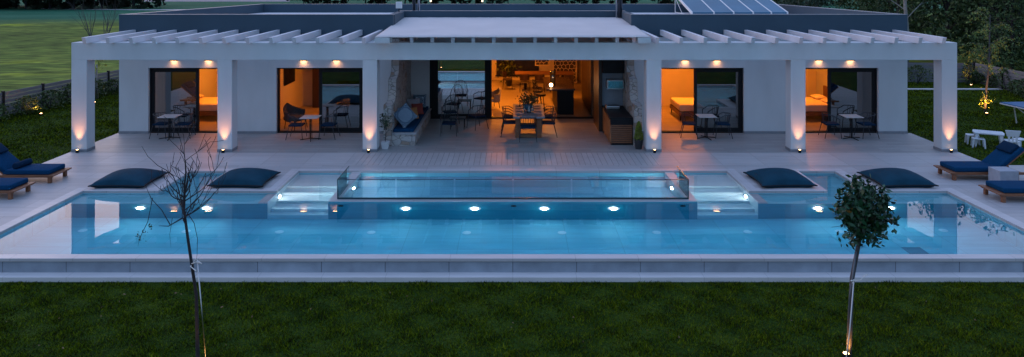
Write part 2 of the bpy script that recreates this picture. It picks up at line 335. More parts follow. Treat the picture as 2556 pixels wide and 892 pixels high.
# ------------------------------------------------------------------ mesh helpers
class MB:
    def __init__(s): s.v = []; s.f = []
    def add(s, v, f):
        n = len(s.v); s.v += [tuple(p) for p in v]; s.f += [tuple(i + n for i in q) for q in f]; return s
    def box(s, x0, x1, y0, y1, z0, z1):
        v = [(x0, y0, z0), (x1, y0, z0), (x1, y1, z0), (x0, y1, z0), (x0, y0, z1), (x1, y0, z1), (x1, y1, z1), (x0, y1, z1)]
        return s.add(v, [(0, 3, 2, 1), (4, 5, 6, 7), (0, 1, 5, 4), (1, 2, 6, 5), (2, 3, 7, 6), (3, 0, 4, 7)])
    def hexa(s, bot, top):
        return s.add(list(bot) + list(top), [(0, 3, 2, 1), (4, 5, 6, 7), (0, 1, 5, 4), (1, 2, 6, 5), (2, 3, 7, 6), (3, 0, 4, 7)])
    def prism(s, poly, z0, z1):
        n = len(poly); v = [(x, y, z0) for x, y in poly] + [(x, y, z1) for x, y in poly]
        f = [tuple(reversed(range(n))), tuple(range(n, 2 * n))] + [(i, (i + 1) % n, n + (i + 1) % n, n + i) for i in range(n)]
        return s.add(v, f)
    def tube(s, pts, r, n=6, cap=True):
        pts = [Vector(p) for p in pts]; rs = r if isinstance(r, (list, tuple)) else [r] * len(pts)
        base = len(s.v); prev = None
        for i, p in enumerate(pts):
            d = (pts[min(i + 1, len(pts) - 1)] - pts[max(i - 1, 0)])
            if d.length < 1e-9: d = Vector((0, 0, 1))
            d.normalize()
            if prev is None:
                u = d.orthogonal().normalized()
            else:
                u = prev - d * prev.dot(d)
                u = u.normalized() if u.length > 1e-6 else d.orthogonal().normalized()
            prev = u; w = d.cross(u)
            for k in range(n):
                a = 2 * math.pi * k / n
                q = p + (u * math.cos(a) + w * math.sin(a)) * rs[i]; s.v.append(tuple(q))
        for i in range(len(pts) - 1):
            for k in range(n):
                a = base + i * n + k; b = base + i * n + (k + 1) % n
                s.f.append((a, b, b + n, a + n))
        if cap:
            s.f.append(tuple(base + k for k in reversed(range(n)))); e = base + (len(pts) - 1) * n
            s.f.append(tuple(e + k for k in range(n)))
        return s
    def lathe(s, prof, c=(0, 0, 0), n=16):
        base = len(s.v)
        for r, z in prof:
            for k in range(n):
                a = 2 * math.pi * k / n; s.v.append((c[0] + r * math.cos(a), c[1] + r * math.sin(a), c[2] + z))
        for i in range(len(prof) - 1):
            for k in range(n):
                a = base + i * n + k; b = base + i * n + (k + 1) % n
                s.f.append((a, b, b + n, a + n))
        s.f.append(tuple(base + k for k in reversed(range(n)))); e = base + (len(prof) - 1) * n
        s.f.append(tuple(e + k for k in range(n)))
        return s
    def pillow(s, c, sx, sy, h, rot=None, n=14, flat=False, pinch=.10, pw=.42):
        """a stuffed square cushion; flat = it lies on a hard floor"""
        base = len(s.v); rot = rot or Matrix.Identity(3); c = Vector(c)
        for side in (1, -1):
            for i in range(n + 1):
                for j in range(n + 1):
                    u = -1 + 2 * i / n; v = -1 + 2 * j / n
                    k = ((1 - u * u) * (1 - v * v)) ** pw if abs(u) < 1 and abs(v) < 1 else 0
                    z = h * k * (1 if side > 0 else (.0 if flat else -1)) + (0 if not flat else (h * .26 * (1 - .5 * k) if side > 0 else h * .26 * max(0, 1 - 3 * k)))
                    x = u * sx / 2 * (1 - pinch * (1 - v * v)); y = v * sy / 2 * (1 - pinch * (1 - u * u))
                    s.v.append(tuple(c + rot @ Vector((x, y, z))))
        m = (n + 1) ** 2
        for i in range(n):
            for j in range(n):
                a = base + i * (n + 1) + j
                s.f.append((a, a + n + 1, a + n + 2, a + 1)); b = a + m
                s.f.append((b, b + 1, b + n + 2, b + n + 1))
        return s
    def build(s, name, m, parent=None, world=False, bevel=0, smooth=False, weld=False, seg=2):
        me = bpy.data.meshes.new(name)
        vs = s.v
        if world and parent is not None:
            l = parent.location; g = parent.parent
            while g is not None: l = l + g.location; g = g.parent
            vs = [(x - l.x, y - l.y, z - l.z) for x, y, z in vs]
        me.from_pydata(vs, [], s.f); me.materials.append(m); me.update()
        o = bpy.data.objects.new(name, me); COL.objects.link(o)
        if parent is not None: o.parent = parent
        if weld:
            w = o.modifiers.new('weld', 'WELD'); w.merge_threshold = .0005
        if bevel:
            b = o.modifiers.new('bevel', 'BEVEL'); b.width = bevel; b.segments = seg; b.limit_method = 'ANGLE'; b.angle_limit = R(40)
        if smooth:
            me.polygons.foreach_set('use_smooth', [True] * len(me.polygons))
        return o

def tag(o, label=None, cat=None, group=None, kind=None):
    if label: o['label'] = label
    if cat: o['category'] = cat
    if group: o['group'] = group
    if kind: o['kind'] = kind
    return o
def thing(name, label, cat, loc=(0, 0, 0), rz=0, group=None, kind=None):
    o = bpy.data.objects.new(name, None); COL.objects.link(o); o.location = loc; o.rotation_euler = (0, 0, rz)
    o.empty_display_size = .2
    return tag(o, label, cat, group, kind)
def copy_thing(src, loc, rz=0, label=None, group=None, scale=None):
    r = src.copy(); COL.objects.link(r); r.location = loc; r.rotation_euler = (0, 0, rz)
    if scale: r.scale = scale if isinstance(scale, tuple) else (scale,) * 3
    if label: r['label'] = label
    if group: r['group'] = group
    for ch in list(src.children):
        c = ch.copy(); COL.objects.link(c); c.parent = r
        for g in list(ch.children):
            d = g.copy(); COL.objects.link(d); d.parent = c
    return r
def lamp(kind, parent, loc, energy, color, target=None, size=.05, spot=None, blend=1, wh=None):
    l = bpy.data.lights.new('lamp_light', kind); l.energy = energy; l.color = color
    if kind == 'AREA':
        l.shape = 'RECTANGLE'; l.size, l.size_y = wh
    else: l.shadow_soft_size = size
    if spot: l.spot_size = R(spot); l.spot_blend = blend
    o = bpy.data.objects.new('lamp_light', l); COL.objects.link(o); o.parent = parent; o.location = loc
    if target is not None: o.rotation_euler = Vector(target).to_track_quat('-Z', 'Y').to_euler()
    return o
def npmesh(name, V, Fq, m, parent=None, k=4):
    me = bpy.data.meshes.new(name); nv = len(V); nf = len(Fq)
    me.vertices.add(nv); me.vertices.foreach_set('co', V.astype(np.float32).ravel())
    me.loops.add(nf * k); me.polygons.add(nf)
    me.loops.foreach_set('vertex_index', Fq.astype(np.int32).ravel())
    me.polygons.foreach_set('loop_start', np.arange(0, nf * k, k, dtype=np.int32))
    me.polygons.foreach_set('loop_total', np.full(nf, k, dtype=np.int32))
    me.materials.append(m); me.update(calc_edges=True); me.validate()
    o = bpy.data.objects.new(name, me); COL.objects.link(o)
    if parent is not None: o.parent = parent
    return o
def leaves(name, C, size, m, parent=None, droop=0.0, aspect=.45, jitter=.4):
    """one small pointed quad per centre"""
    C = np.asarray(C); n = len(C)
    d = nr.normal(size=(n, 3)); d[:, 2] -= droop; d /= np.linalg.norm(d, axis=1)[:, None]
    u = np.cross(d, nr.normal(size=(n, 3))); u /= np.linalg.norm(u, axis=1)[:, None]
    s = size * (1 + jitter * nr.uniform(-1, 1, n))[:, None]
    V = np.stack([C - d * s, C + u * s * aspect, C + d * s, C - u * s * aspect], 1).reshape(-1, 3)
    return npmesh(name, V, np.arange(4 * n).reshape(n, 4), m, parent)
def struct(name, mb, m, label=None, **k):
    o = mb.build(name, m, **k); o['kind'] = 'structure'
    if label: o['label'] = label
    return o
def at(px, py, z=0.0):
    Y = F * (CH - z) / (py - HZ); return (px - 1280) * Y / F, Y

# ------------------------------------------------------------------ ground
def gz(x, y):
    a = min(1, max(0, (y - 14.0) / 6.0)); a = a * a * (3 - 2 * a)
    return -.36 + a * .32
g = MB()
xs = [-900, -400, -200, -100, -60, -40, -30, -24] + [x for x in range(-20, -15, 1)] + [-15.9] + list(range(-15, 16, 1)) + [15.9, 17, 18, 20, 24, 30, 40, 60, 100, 200, 400, 900]
ys = [-300, -100, -40, -20, -10, 0, 4, 8, 10, 12, 13.6, 13.9, 15, 16, 17, 18, 19, 20.4, 22, 24, 26, 28, 30, 34, 40, 50, 60, 80, 110, 150, 200, 300, 500, 1200]
idx = {}
for j, y in enumerate(ys):
    for i, x in enumerate(xs):
        idx[i, j] = len(g.v); g.v.append((x, y, gz(x, y)))
for j in range(len(ys) - 1):
    for i in range(len(xs) - 1):
        if xs[i] >= -15.9 and xs[i + 1] <= 15.9 and ys[j] >= 13.9 and ys[j + 1] <= 20.4: continue
        g.f.append((idx[i, j], idx[i + 1, j], idx[i + 1, j + 1], idx[i, j + 1]))
struct('ground', g, M['ground'])
struct('lake', MB().prism([(-80, 152), (-47, 152), (-110, 350), (-185, 350)], -.04, -.02), mat('lake_water', (.20, .20, .25), .7, spec=.1, bump=(.4, .2, .2)))
struct('country_road', MB().add([(-78, 118, -.03), (-60, 114, -.03), (-20, 116, -.03), (-20, 118.5, -.03), (-60, 116.5, -.03), (-78, 120.5, -.03)],
       [(0, 1, 4, 5), (1, 2, 3, 4)]), M['path'])
struct('hill', MB().add([(-220, 600, -1), (-60, 620, 22), (120, 640, 30), (420, 600, 16), (700, 640, 26), (700, 900, -1), (-220, 900, -1), (420, 560, -1), (-60, 560, -1)],
       [(0, 8, 1), (8, 7, 2, 1), (7, 3, 2), (7, 4, 3), (0, 1, 6), (1, 2, 6), (2, 5, 6), (2, 3, 5), (3, 4, 5)]), mat('hill_cover', (.03, .045, .03), 1, noise=(.02, .3)))

# grass blades
def blades(name, x0, x1, y0, y1, n, h, m, clump=2.0, w=.008, keep=None):
    x = nr.uniform(x0, x1, n); y = nr.uniform(y0, y1, n)
    if keep is not None:
        k = keep(x, y); x = x[k]; y = y[k]; n = len(x)
    a = np.clip((y - 14.0) / 6.0, 0, 1); z = -.36 + a * a * (3 - 2 * a) * .32
    cl = .6 + .8 * (np.sin(x * clump + 1.3 * np.sin(y * 1.9)) * np.sin(y * clump * 1.3 + x * .7) * .5 + .5)
    hh = h * cl * nr.uniform(.4, 1.2, n)
    th = nr.uniform(0, 2 * np.pi, n); le = nr.normal(0, 1.1, (n, 2)) * (h * .8)
    dx = np.cos(th) * w * (.6 + hh / h); dy = np.sin(th) * w * (.6 + hh / h)
    V = np.stack([np.stack([x - dx, y - dy, z - .01], 1), np.stack([x + dx, y + dy, z - .01], 1), np.stack([x + le[:, 0], y + le[:, 1], z + hh], 1)], 1).reshape(-1, 3)
    return npmesh(name, V, np.arange(3 * n).reshape(n, 3), m, None, 3)
tag(blades('lawn_grass', -9.5, 9.5, 10.2, 13.53, 190000, .036, M['blade'], clump=5.0, w=.006), 'short dark green lawn in front of the pool wall', 'grass', kind='stuff')
tag(blades('lawn_grass', -21, -13.5, 20.6, 36, 60000, .05, M['blade'], w=.014,
    keep=lambda x, y: ~((x > -16) & (y < 20.6)) & ~((x > -13.6))), 'short green lawn between terrace and left fence', 'grass', kind='stuff')
tag(blades('lawn_grass', 13.6, 23.4, 20.6, 36.7, 70000, .05, M['blade'], w=.014,
    keep=lambda x, y: ~((x > 16.8) & (y > 34.25) & (y < 34.7))), 'short green lawn between terrace and right fence', 'grass', kind='stuff')
lp = np.stack([nr.uniform(-9, 9, 70), nr.uniform(10.6, 13.4, 70), np.full(70, -.32)], 1)
tag(leaves('fallen_leaves', lp, .022, mat('dry_leaf', (.22, .12, .07), .8)), 'a few dry leaves scattered on the front lawn', 'leaves', kind='stuff')
struct('path', MB().box(14, 23.3, 34.3, 34.62, -.035, .0), M['path'])

# ------------------------------------------------------------------ terrace and pool
YS = 17.40        # deep wall line
d = MB()
for r in ((-16, -10.79, 13.77, 20.56), (10.9, 16, 13.77, 20.56), (-10.79, 10.9, 13.77, 13.98), (-10.79, -8.9, 18.1, 20.56), (-7.9, -5.92, 18.1, 20.56),
          (5.92, 7.9, 18.1, 20.56), (8.9, 10.9, 18.1, 20.56), (-8.9, -7.9, 19.92, 20.56), (7.9, 8.9, 19.92, 20.56), (-5.92, 5.92, 19.95, 20.56)):
    d.box(*r, -.06, 0)
struct('terrace', d, M['deck'])
struct('terrace_strip_pavement', MB().box(-13.55, -4.6, 20.56, 22.0, -.06, .003).box(4.2, 13.65, 20.56, 22.0, -.06, .003), M['strip'])
struct('terrace_boards_pavement', MB().box(-4.6, 4.2, 20.56, 22.0, -.06, .003), M['slats'])
struct('porch_floor', MB().box(-13.55, 13.65, 22.0, 24.74, -.06, .004).box(-4.12, 4.12, 24.74, 27.22, -.06, .004), M['porch'])
# edge stones round the pool: strips 4 mm proud of the deck
c = MB(); t_ = .26
def cop(x0, x1, y0, y1): c.box(x0, x1, y0, y1, -.05, .004)
cop(-11.05, -10.795, 13.985, 18.36); cop(10.905, 11.16, 13.985, 18.36); cop(-15.95, 15.95, 13.765, 13.982)
cop(-10.79, -9.16, 18.105, 18.36); cop(-7.64, -6.18, 18.105, 18.36); cop(6.18, 7.64, 18.105, 18.36); cop(9.16, 10.9, 18.105, 18.36)
for s in (-1, 1):
    a = sorted((s * 9.16, s * 8.905)); cop(a[0], a[1], 18.105, 20.18)
    a = sorted((s * 7.895, s * 7.64)); cop(a[0], a[1], 18.105, 20.18)
    a = sorted((s * 6.18, s * 5.925)); cop(a[0], a[1], 18.105, 20.18)
    a = sorted((s * 8.9, s * 7.9)); cop(a[0], a[1], 19.925, 20.18)
cop(-5.92, 5.92, 19.955, 20.18)
struct('pool_coping_pavement', c, M['coping'], bevel=.004)
struct('pool_front_wall', MB().box(-16, 16, 13.79, 13.97, -.27, -.06), M['facade_tile'])
struct('pool_front_ledge', MB().box(-16.02, 16.02, 13.56, 13.97, -.42, -.27), M['ledge'], bevel=.004)
b = MB(); sw = MB()
B0, B1 = -1.7, -.06
b.box(-11.4, -10.79, 13.80, 20.4, B0, B1 - .002); b.box(10.9, 11.4, 13.80, 20.4, B0, B1 - .002)
b.box(-10.79, 10.9, 13.80, 13.98, B0, B1 - .002)
b.box(-10.79, 10.9, 13.98, YS, B0, -1.27)
for s in (-1, 1):
    def bb(x0, x1, y0, y1, z1, z0=B0):
        a = sorted((s * x0, s * x1)); 
        a = [max(-10.79, min(10.9, q)) if abs(q) < 10.95 else q for q in a]
        b.box(a[0], a[1], y0, y1, z0, z1)
    X = 10.79 if s < 0 else 10.9
    bb(X, 8.9, 18.1, 20.4, B1 - .002); bb(7.9, 5.92, 18.1, 20.4, B1 - .002); bb(8.9, 7.9, 19.92, 20.4, B1 - .002); bb(8.9, 7.9, 18.1, 19.92, -.33)
    bb(X, 6.15, YS, 18.1, -.17)
    q = sorted((s * 6.15, s * 5.92)); sw.box(q[0], q[1], YS, 18.1, B0, -.085); q = sorted((s * 4.45, s * 4.2)); sw.box(q[0], q[1], YS, 19.95, B0, -.03)
b.box(-5.92, 5.92, 19.95, 20.4, B0, B1 - .002)
sw.box(-4.2, 4.2, YS, 17.65, B0, -.03); struct('spa_wall', sw, M['coping'])
sp_ = MB(); sp_.box(-4.2, 4.2, 17.65, 19.6, B0, -.97); sp_.box(-4.2, 4.2, 19.6, 19.95, B0, -.40); struct('spa_floor', sp_, M['spa'])
struct('pool_basin', b, M['pool'])
dw = MB()
for x0, x1 in ((-10.79, -5.921), (5.921, 10.9)): dw.box(x0, x1, YS - .008, YS - .0005, -1.27, -.172)
dw.box(-4.449, 4.449, YS - .008, YS - .0005, -1.27, -.06)
struct('pool_deep_wall', dw, M['deepblue'])
for s in (-1, 1):
    st = MB(); y = 19.95; a = sorted((s * 5.92, s * 4.45))
    tr = [(19.95, 18.85, .12), (18.85, 18.5, .30), (18.5, 18.02, .50), (18.02, 17.62, .72), (17.62, YS, .93)]
    for y1, y0, dd in tr: st.box(a[0], a[1], y0, y1, B0, -.07 - dd)
    q = sorted((s * 5.9195, s * 5.912)); st.box(q[0], q[1], YS, 19.945, -1.0, -.062); q = sorted((s * 4.4505, s * 4.458)); st.box(q[0], q[1], YS, 19.945, -1.0, -.062)
    struct('pool_steps_floor', st, M['poolwhite'])
def outset(poly, d):
    n = len(poly); o = []
    for i in range(n):
        p0 = Vector(poly[i - 1]); p1 = Vector(poly[i]); p2 = Vector(poly[(i + 1) % n])
        a = (p1 - p0).normalized(); c_ = (p2 - p1).normalized()
        n1 = Vector((a.y, -a.x)); n2 = Vector((c_.y, -c_.x)); o.append(tuple(p1 + (n1 + n2) * d))
    return o
main = [(-10.79, 13.98), (10.9, 13.98), (10.9, 18.1), (8.9, 18.1), (8.9, 19.92), (7.9, 19.92), (7.9, 18.1), (5.92, 18.1), (5.92, 19.95), (4.45, 19.95), (4.45, YS),
        (-4.45, YS), (-4.45, 19.95), (-5.92, 19.95), (-5.92, 18.1), (-7.9, 18.1), (-7.9, 19.92), (-8.9, 19.92), (-8.9, 18.1), (-10.79, 18.1)]
wm = MB(); wm.prism(outset(main, .02), -1.6, -.07); wm.prism(outset([(-4.2, 17.65), (4.2, 17.65), (4.2, 19.95), (-4.2, 19.95)], .02), -1.5, -.07)
struct('pool_water', wm, M['water'])

# pool fittings
def disc(mb, c, r, axis, n=20, th=.012):
    c = Vector(c); ax = Vector(axis); mb.tube([c, c + ax * th], r, n)
pl = [(-8.98, 'on the left wing of the deep wall, leftmost of all'), (-7.38, 'on the left wing of the deep wall, nearer the steps'), (-2.58, 'under the spa edge, first of four from the left'),
      (-.92, 'under the spa edge, second of four from the left'), (.76, 'under the spa edge, third of four from the left'), (2.43, 'under the spa edge, last of four from the left'),
      (7.35, 'on the right wing of the deep wall, nearer the steps'), (9.10, 'on the deep wall, behind the round topped tree')]
for x, l in pl:
    t = thing('pool_light', 'lit white underwater lamp ' + l, 'pool light', (x, YS, -.50), group='underwater lamps of the pool')
    m = MB(); disc(m, (0, -.002, 0), .15, (0, -1, 0)); m.build('rim', M['fitting'], t)
    m = MB()
    for r0, r1, y0, y1 in ((.080, .075, -.016, -.045), (.075, .05, -.045, -.066), (.05, .02, -.066, -.075)): m.tube([(0, y0, 0), (0, y1, 0)], [r0, r1], 18)
    m.build('lens', M['lens_pool'], t)
    lamp('SPOT', t, (0, -.10, 0), 15, (.80, .90, 1), (0, -1, -.75), .04, 120, 1)
for x, y, z, ax, l in ((-4.2, 18.95, -.45, 1, 'on the left wall of the spa'), (4.2, 18.95, -.45, -1, 'on the right wall of the spa'),
                       (-5.91, 18.22, -.43, 1, 'beside the left pool steps'), (5.91, 18.22, -.43, -1, 'beside the right pool steps')):
    t = thing('pool_light', 'bright white underwater lamp ' + l, 'pool light', (x, y, z), group='underwater lamps of the pool')
    m = MB(); disc(m, (.002 * ax, 0, 0), .085, (ax, 0, 0)); m.build('rim', M['fitting'], t)
    m = MB(); disc(m, (.016 * ax, 0, 0), .065, (ax, 0, 0)); m.build('lens', M['lens_step'], t)
    if abs(x) < 5: lamp('SPOT', t, (.05 * ax, 0, 0), 50, (.88, .90, 1), (ax, -.12, -.42), .03, 100, 1)
    else: lamp('SPOT', t, (.05 * ax, 0, 0), 48, (.95, .97, 1), (ax, -.18, -.25), .03, 150, 1)
for x in (-9.87, -7.5, -5.36, -3.25, -1.06, 1.13, 3.3, 5.39, 7.5, 9.88):
    o = MB().lathe([(.10, 0), (.10, .012), (.05, .022)], (x, 16.55, -1.268)).build('floor_inlet', M['fitting'])
    tag(o, 'small white round inlet on the pool floor', 'pool fitting', 'round inlets on the pool floor')
for x, l in ((-4.15, 'near the left pool steps'), (.02, 'between the middle pool lamps'), (4.1, 'near the right pool steps')):
    m = MB(); disc(m, (x, YS - .002, -.32), .07, (0, -1, 0)); o = m.build('wall_outlet', M['blackmetal'])
    tag(o, 'small black oval outlet high on the pool wall ' + l, 'pool fitting', 'black outlets on the pool wall')
tag(MB().box(8.4, 8.8, 15.25, 15.6, -1.268, -1.255).build('floor_drain', mat('drain_grate', (.08, .25, .34), .5)), 'dark rectangular drain on the pool floor near the round topped tree', 'drain')

# glass screen round the spa
t = thing('glass_screen', 'low clear glass screen with dark edges round the front of the spa', 'glass screen', (0, 17.53, -.03))
gx0, gx1, gy, gt = -4.26, 4.27, 17.53, .44
n = 6; w_ = (gx1 - gx0) / n
for i in range(n):
    x0 = gx0 + i * w_ + (.02 if i else 0); x1 = gx0 + (i + 1) * w_ - (.02 if i < n - 1 else 0)
    if i == 0: x0 = gx0
    pn = MB().box(x0, x1, gy - .006, gy + .006, -.02, gt).build('glass_panel', M['spaglass'], t, world=True)
    MB().box(x0, x1, gy - .008, gy + .008, gt, gt + .012).build('edge', M['spaedge'], pn, world=True)
for x in (gx0, gx1):
    pn = MB().box(x - .006, x + .006, gy + .01, 18.75, -.02, gt).build('glass_panel', M['spaglass'], t, world=True)
    MB().box(x - .009, x + .009, gy - .010, 18.76, gt + .001, gt + .015).box(x - .010, x + .010, gy - .012, gy + .009, -.025, gt).build('edge', M['spaedge'], pn, world=True)
MB().box(gx0, gx1, gy - .02, gy + .02, -.029, .005).build('base_rail', M['spaedge'], t, world=True)

# ------------------------------------------------------------------ house
YW = 24.67
H = thing('house', 'long low white villa with slate grey parapets and open glass doors', 'house', (0, YW, 0))
YB = 34.0
opens = [(-12.47, -9.57), (-8.09, -5.13), (4.97, 7.91), (9.55, 12.51)]
w = MB()
def wallrow(x0, x1, holes):
    x = x0
    for a, c_ in holes:
        w.box(x, a, YW, YW + .25, 0, 3.3); w.box(a, c_, YW, YW + .25, 2.25, 3.3); x = c_
    w.box(x, x1, YW, YW + .25, 0, 3.3)
wallrow(-13.47, -4.1, opens[:2]); wallrow(4.1, 13.5, opens[2:])
for s, xe in ((-1, -4.1), (1, 4.1)):
    a = sorted((xe, xe + s * .2)); w.box(a[0], a[1], YW + .25, 27.2, 0, 3.3)
w.box(-4.3, -3.14, 27.2, 27.4, 0, 3.3); w.box(3.25, 4.3, 27.2, 27.4, 0, 3.3); w.box(-3.14, 3.25, 27.2, 27.4, 2.75, 3.3)
w.prism([(-13.47, YW + .25), (-13.22, YW + .25), (-11.65, YB - .2), (-11.9, YB - .2)], 0, 3.3)
w.prism([(13.25, YW + .25), (13.5, YW + .25), (12.4, YB - .2), (12.15, YB - .2)], 0, 3.3)
w.build('wall', M['stucco'], H, world=True)
p = MB(); Z0, Z1, th = 3.3, 4.06, .22
p.box(-13.47, -4.1 + .0, YW - .004, YW + th, Z0 + .001, Z1); p.box(4.05, 13.5, YW - .004, YW + th, Z0 + .001, Z1)
p.box(-4.1 - th, -4.08, YW + th, 27.2, Z0 + .001, Z1 - .001); p.box(4.05, 4.05 + th, YW + th, 27.2, Z0 + .001, Z1 - .001)
p.box(-4.1 - th, 4.05 + th, 27.2, 27.2 + th, Z0 + .001, Z1)
p.prism([(-13.47, YW + th), (-13.47 + th, YW + th), (-11.9 + th, YB - th), (-11.9, YB - th)], Z0, Z1 - .001)
p.prism([(13.5 - th, YW + th), (13.5, YW + th), (12.4, YB - th), (12.4 - th, YB - th)], Z0, Z1 - .001)
p.box(-11.9, 12.4, YB - th, YB, 2.9, Z1)
p.build('parapet', M['slate'], H, world=True)
MB().prism([(-13.2, YW + .2), (-4.2, YW + .2), (-4.2, 27.3), (4.2, 27.3), (4.2, YW + .2), (13.2, YW + .2), (12.2, YB - .1), (-11.7, YB - .1)], 3.3, 3.68).build('roof', M['rooftop'], H, world=True)
MB().prism([(-13.2, YW + .26), (-4.31, YW + .26), (-4.31, 27.41), (4.31, 27.41), (4.31, YW + .26), (13.2, YW + .26), (12.2, 37.5), (-11.7, 37.5)], 2.78, 3.295).build('ceiling', M['ceil'], H, world=True)
MB().prism([(-13.2, YW + .02), (-4.1, YW + .02), (-4.1, 27.22), (4.1, 27.22), (4.1, YW + .02), (13.2, YW + .02), (12.2, 37.6), (-11.7, 37.6)], -.1, .001).build('floor', M['floor_in'], H, world=True)
iw = MB()
for x0, x1 in ((-13.22, -4.3), (4.3, 13.2)): iw.box(x0, x1, 30.0, 30.15, .002, 2.775)
for x in (-8.75, -4.30, 4.3, 8.9): iw.box(x - (.08 if x < 0 else 0), x + (.0 if x < 0 else .08), YW + .26 if abs(x) > 5 else 27.42, 30.0, .002, 2.775)
iw.box(-4.38, -4.3, 30.15, 37.4, .002, 2.775); iw.box(3.45, 3.55, 27.42, 37.4, .002, 2.775); iw.box(-4.38, 3.55, 37.4, 37.55, .002, 2.775)
iw.build('partition', M['plaster'], H, world=True)
bs = MB()
def base(x0, x1, y0, y1): bs.box(x0, x1, y0, y1, .005, .085)
px_ = -13.48
for a, c_ in opens[:2]: base(px_, a, YW - .012, YW); px_ = c_
base(px_, -4.1, YW - .012, YW); px_ = 4.1
for a, c_ in opens[2:]: base(px_, a, YW - .012, YW); px_ = c_
base(px_, 13.51, YW - .012, YW)
for a, c_ in opens: bs.box(a, a + .012, YW, YW + .15, .005, .085); bs.box(c_ - .012, c_, YW, YW + .15, .005, .085)
bs.build('baseboard', M['plinth'], H, world=True)
# parapet capping
cp = MB(); cz = Z1 + .001
cp.box(-13.49, -4.07, YW - .012, YW + th + .01, cz, cz + .018); cp.box(4.04, 13.52, YW - .012, YW + th + .01, cz, cz + .018)
cp.box(-4.09 - th, 4.04 + th, 27.19, 27.21 + th, cz, cz + .016)
cp.prism([(-13.48, YW + th + .01), (-13.46 + th, YW + th + .01), (-11.89 + th, YB - th), (-11.91, YB - th)], cz, cz + .017)
cp.prism([(13.49 - th, YW + th + .01), (13.51, YW + th + .01), (12.41, YB - th), (12.39 - th, YB - th)], cz, cz + .017)
cp.box(-11.92, 12.42, YB - th - .01, YB + .01, cz, cz + .016)
cp.build('parapet_cap', mat('cap_metal', (.10, .14, .19), .5, noise=(3, .1)), H, world=True)

# sliding doors: parts of the house (> frame, pane, threshold)
def door(x0, x1, gx0, gx1, yy=YW + .16, zt=2.25, glass='glass', fw=.10, label=None, mid=None):
    dr = MB().box(x0, x1, yy - .06, yy + .1, .002, .05).box(x0, x1, yy - .06, yy + .1, zt - .05, zt - .002).box(x0 + .002, x0 + .05, yy - .06, yy + .1, .05, zt - .05).box(x1 - .05, x1 - .002, yy - .06, yy + .1, .05, zt - .05).build('sliding_door', M['blackmetal'], H, world=True)
    if label: dr['label'] = label
    f = MB()
    f.box(gx0, gx0 + fw, yy - .03, yy + .03, .052, zt - .052); f.box(gx1 - fw, gx1, yy - .03, yy + .03, .052, zt - .052)
    f.box(gx0 + fw, gx1 - fw, yy - .03, yy + .03, .052, .17); f.box(gx0 + fw, gx1 - fw, yy - .03, yy + .03, zt - .16, zt - .052)
    q = Matrix.Identity(4)
    fo = f.build('panel_frame', M['blackmetal'], dr); fo.data.transform(Matrix.Translation((0, -YW, 0)))
    po = MB().box(gx0 + fw, gx1 - fw, yy - .006, yy + .006, .17, zt - .16).build('pane', M[glass], dr); po.data.transform(Matrix.Translation((0, -YW, 0)))
X_ = lambda p_: (p_ - 1280) * (YW + .16) / F
door(*opens[0], opens[0][0] + .05, X_(497)); door(*opens[1], X_(797), opens[1][1] - .05)
door(*opens[2], X_(1732), opens[2][1] - .05, glass='glassdark'); door(*opens[3], X_(2066), opens[3][1] - .05, glass='glassdark')
door(-3.14, 3.25, -3.09, -.80, yy=27.3, zt=2.75, glass='glassbig', fw=.26, label='wide glass door of the porch with its dark panel reflecting the pool')

# pergola
P = thing('pergola', 'white pergola of square pillars, long beam and slanting rafters along the villa front', 'pergola', (0, 22.1, 0))
pil = [(178, 216.6), (542.6, 578.8), (905, 941), (1613.6, 1651), (1974, 2011), (2351, 2389)]
PX = [((a - 1280) * 22.1 / F, (c_ - 1280) * 22.1 / F) for a, c_ in pil]
PX[0] = (-13.53, -13.06); PX[-1] = (13.15, 13.62)
MB().box(-13.53, 13.62, 22.1, 22.54, 2.82, 3.35).build('beam', M['stucco'], P, world=True, bevel=.008)
for x0, x1 in ((-13.53, -13.2), (13.29, 13.62)):
    MB().hexa([(x0, 22.545, 2.86), (x1, 22.545, 2.86), (x1, YW - .002, 3.08), (x0, YW - .002, 3.08)], [(x0, 22.545, 3.30), (x1, 22.545, 3.30), (x1, YW - .002, 3.28), (x0, YW - .002, 3.28)]).build('side_beam', M['stucco'], P, world=True)
for a, c_ in PX:
    q = MB().box(a, c_, 22.1, 22.54, .004, 2.819).build('pillar', M['stucco'], P, world=True, bevel=.008)
    r = MB().box(a - .008, c_ + .008, 22.092, 22.548, .005, .085).build('pillar_base', M['plinth'], q); r.data.transform(Matrix.Translation((0, -22.1, 0)))
def rafter(mb, x, y0, y1, zf0, zf1, zb0, zb1, w=.10):
    a, c_ = x - w / 2, x + w / 2
    mb.hexa([(a, y0 + .07, zf0), (c_, y0 + .07, zf0), (c_, y1, zb0), (a, y1, zb0)], [(a, y0, zf1), (c_, y0, zf1), (c_, y1, zb1), (a, y1, zb1)])
ra = mat('white_rafter', (.62, .61, .66), .7, noise=(2, .05), bump=(30, .15, .003))
for i in range(13):
    for x in ((208 + 58.3 * i - 1280) * 21.74 / F, (1642 + 59.8 * i - 1280) * 21.74 / F):
        m = MB(); rafter(m, x + rnd.uniform(-.01, .01), 21.74, YW - .006, 3.351, 3.54, 3.37, 3.555, .11); m.build('rafter', ra, P, world=True, bevel=.006)

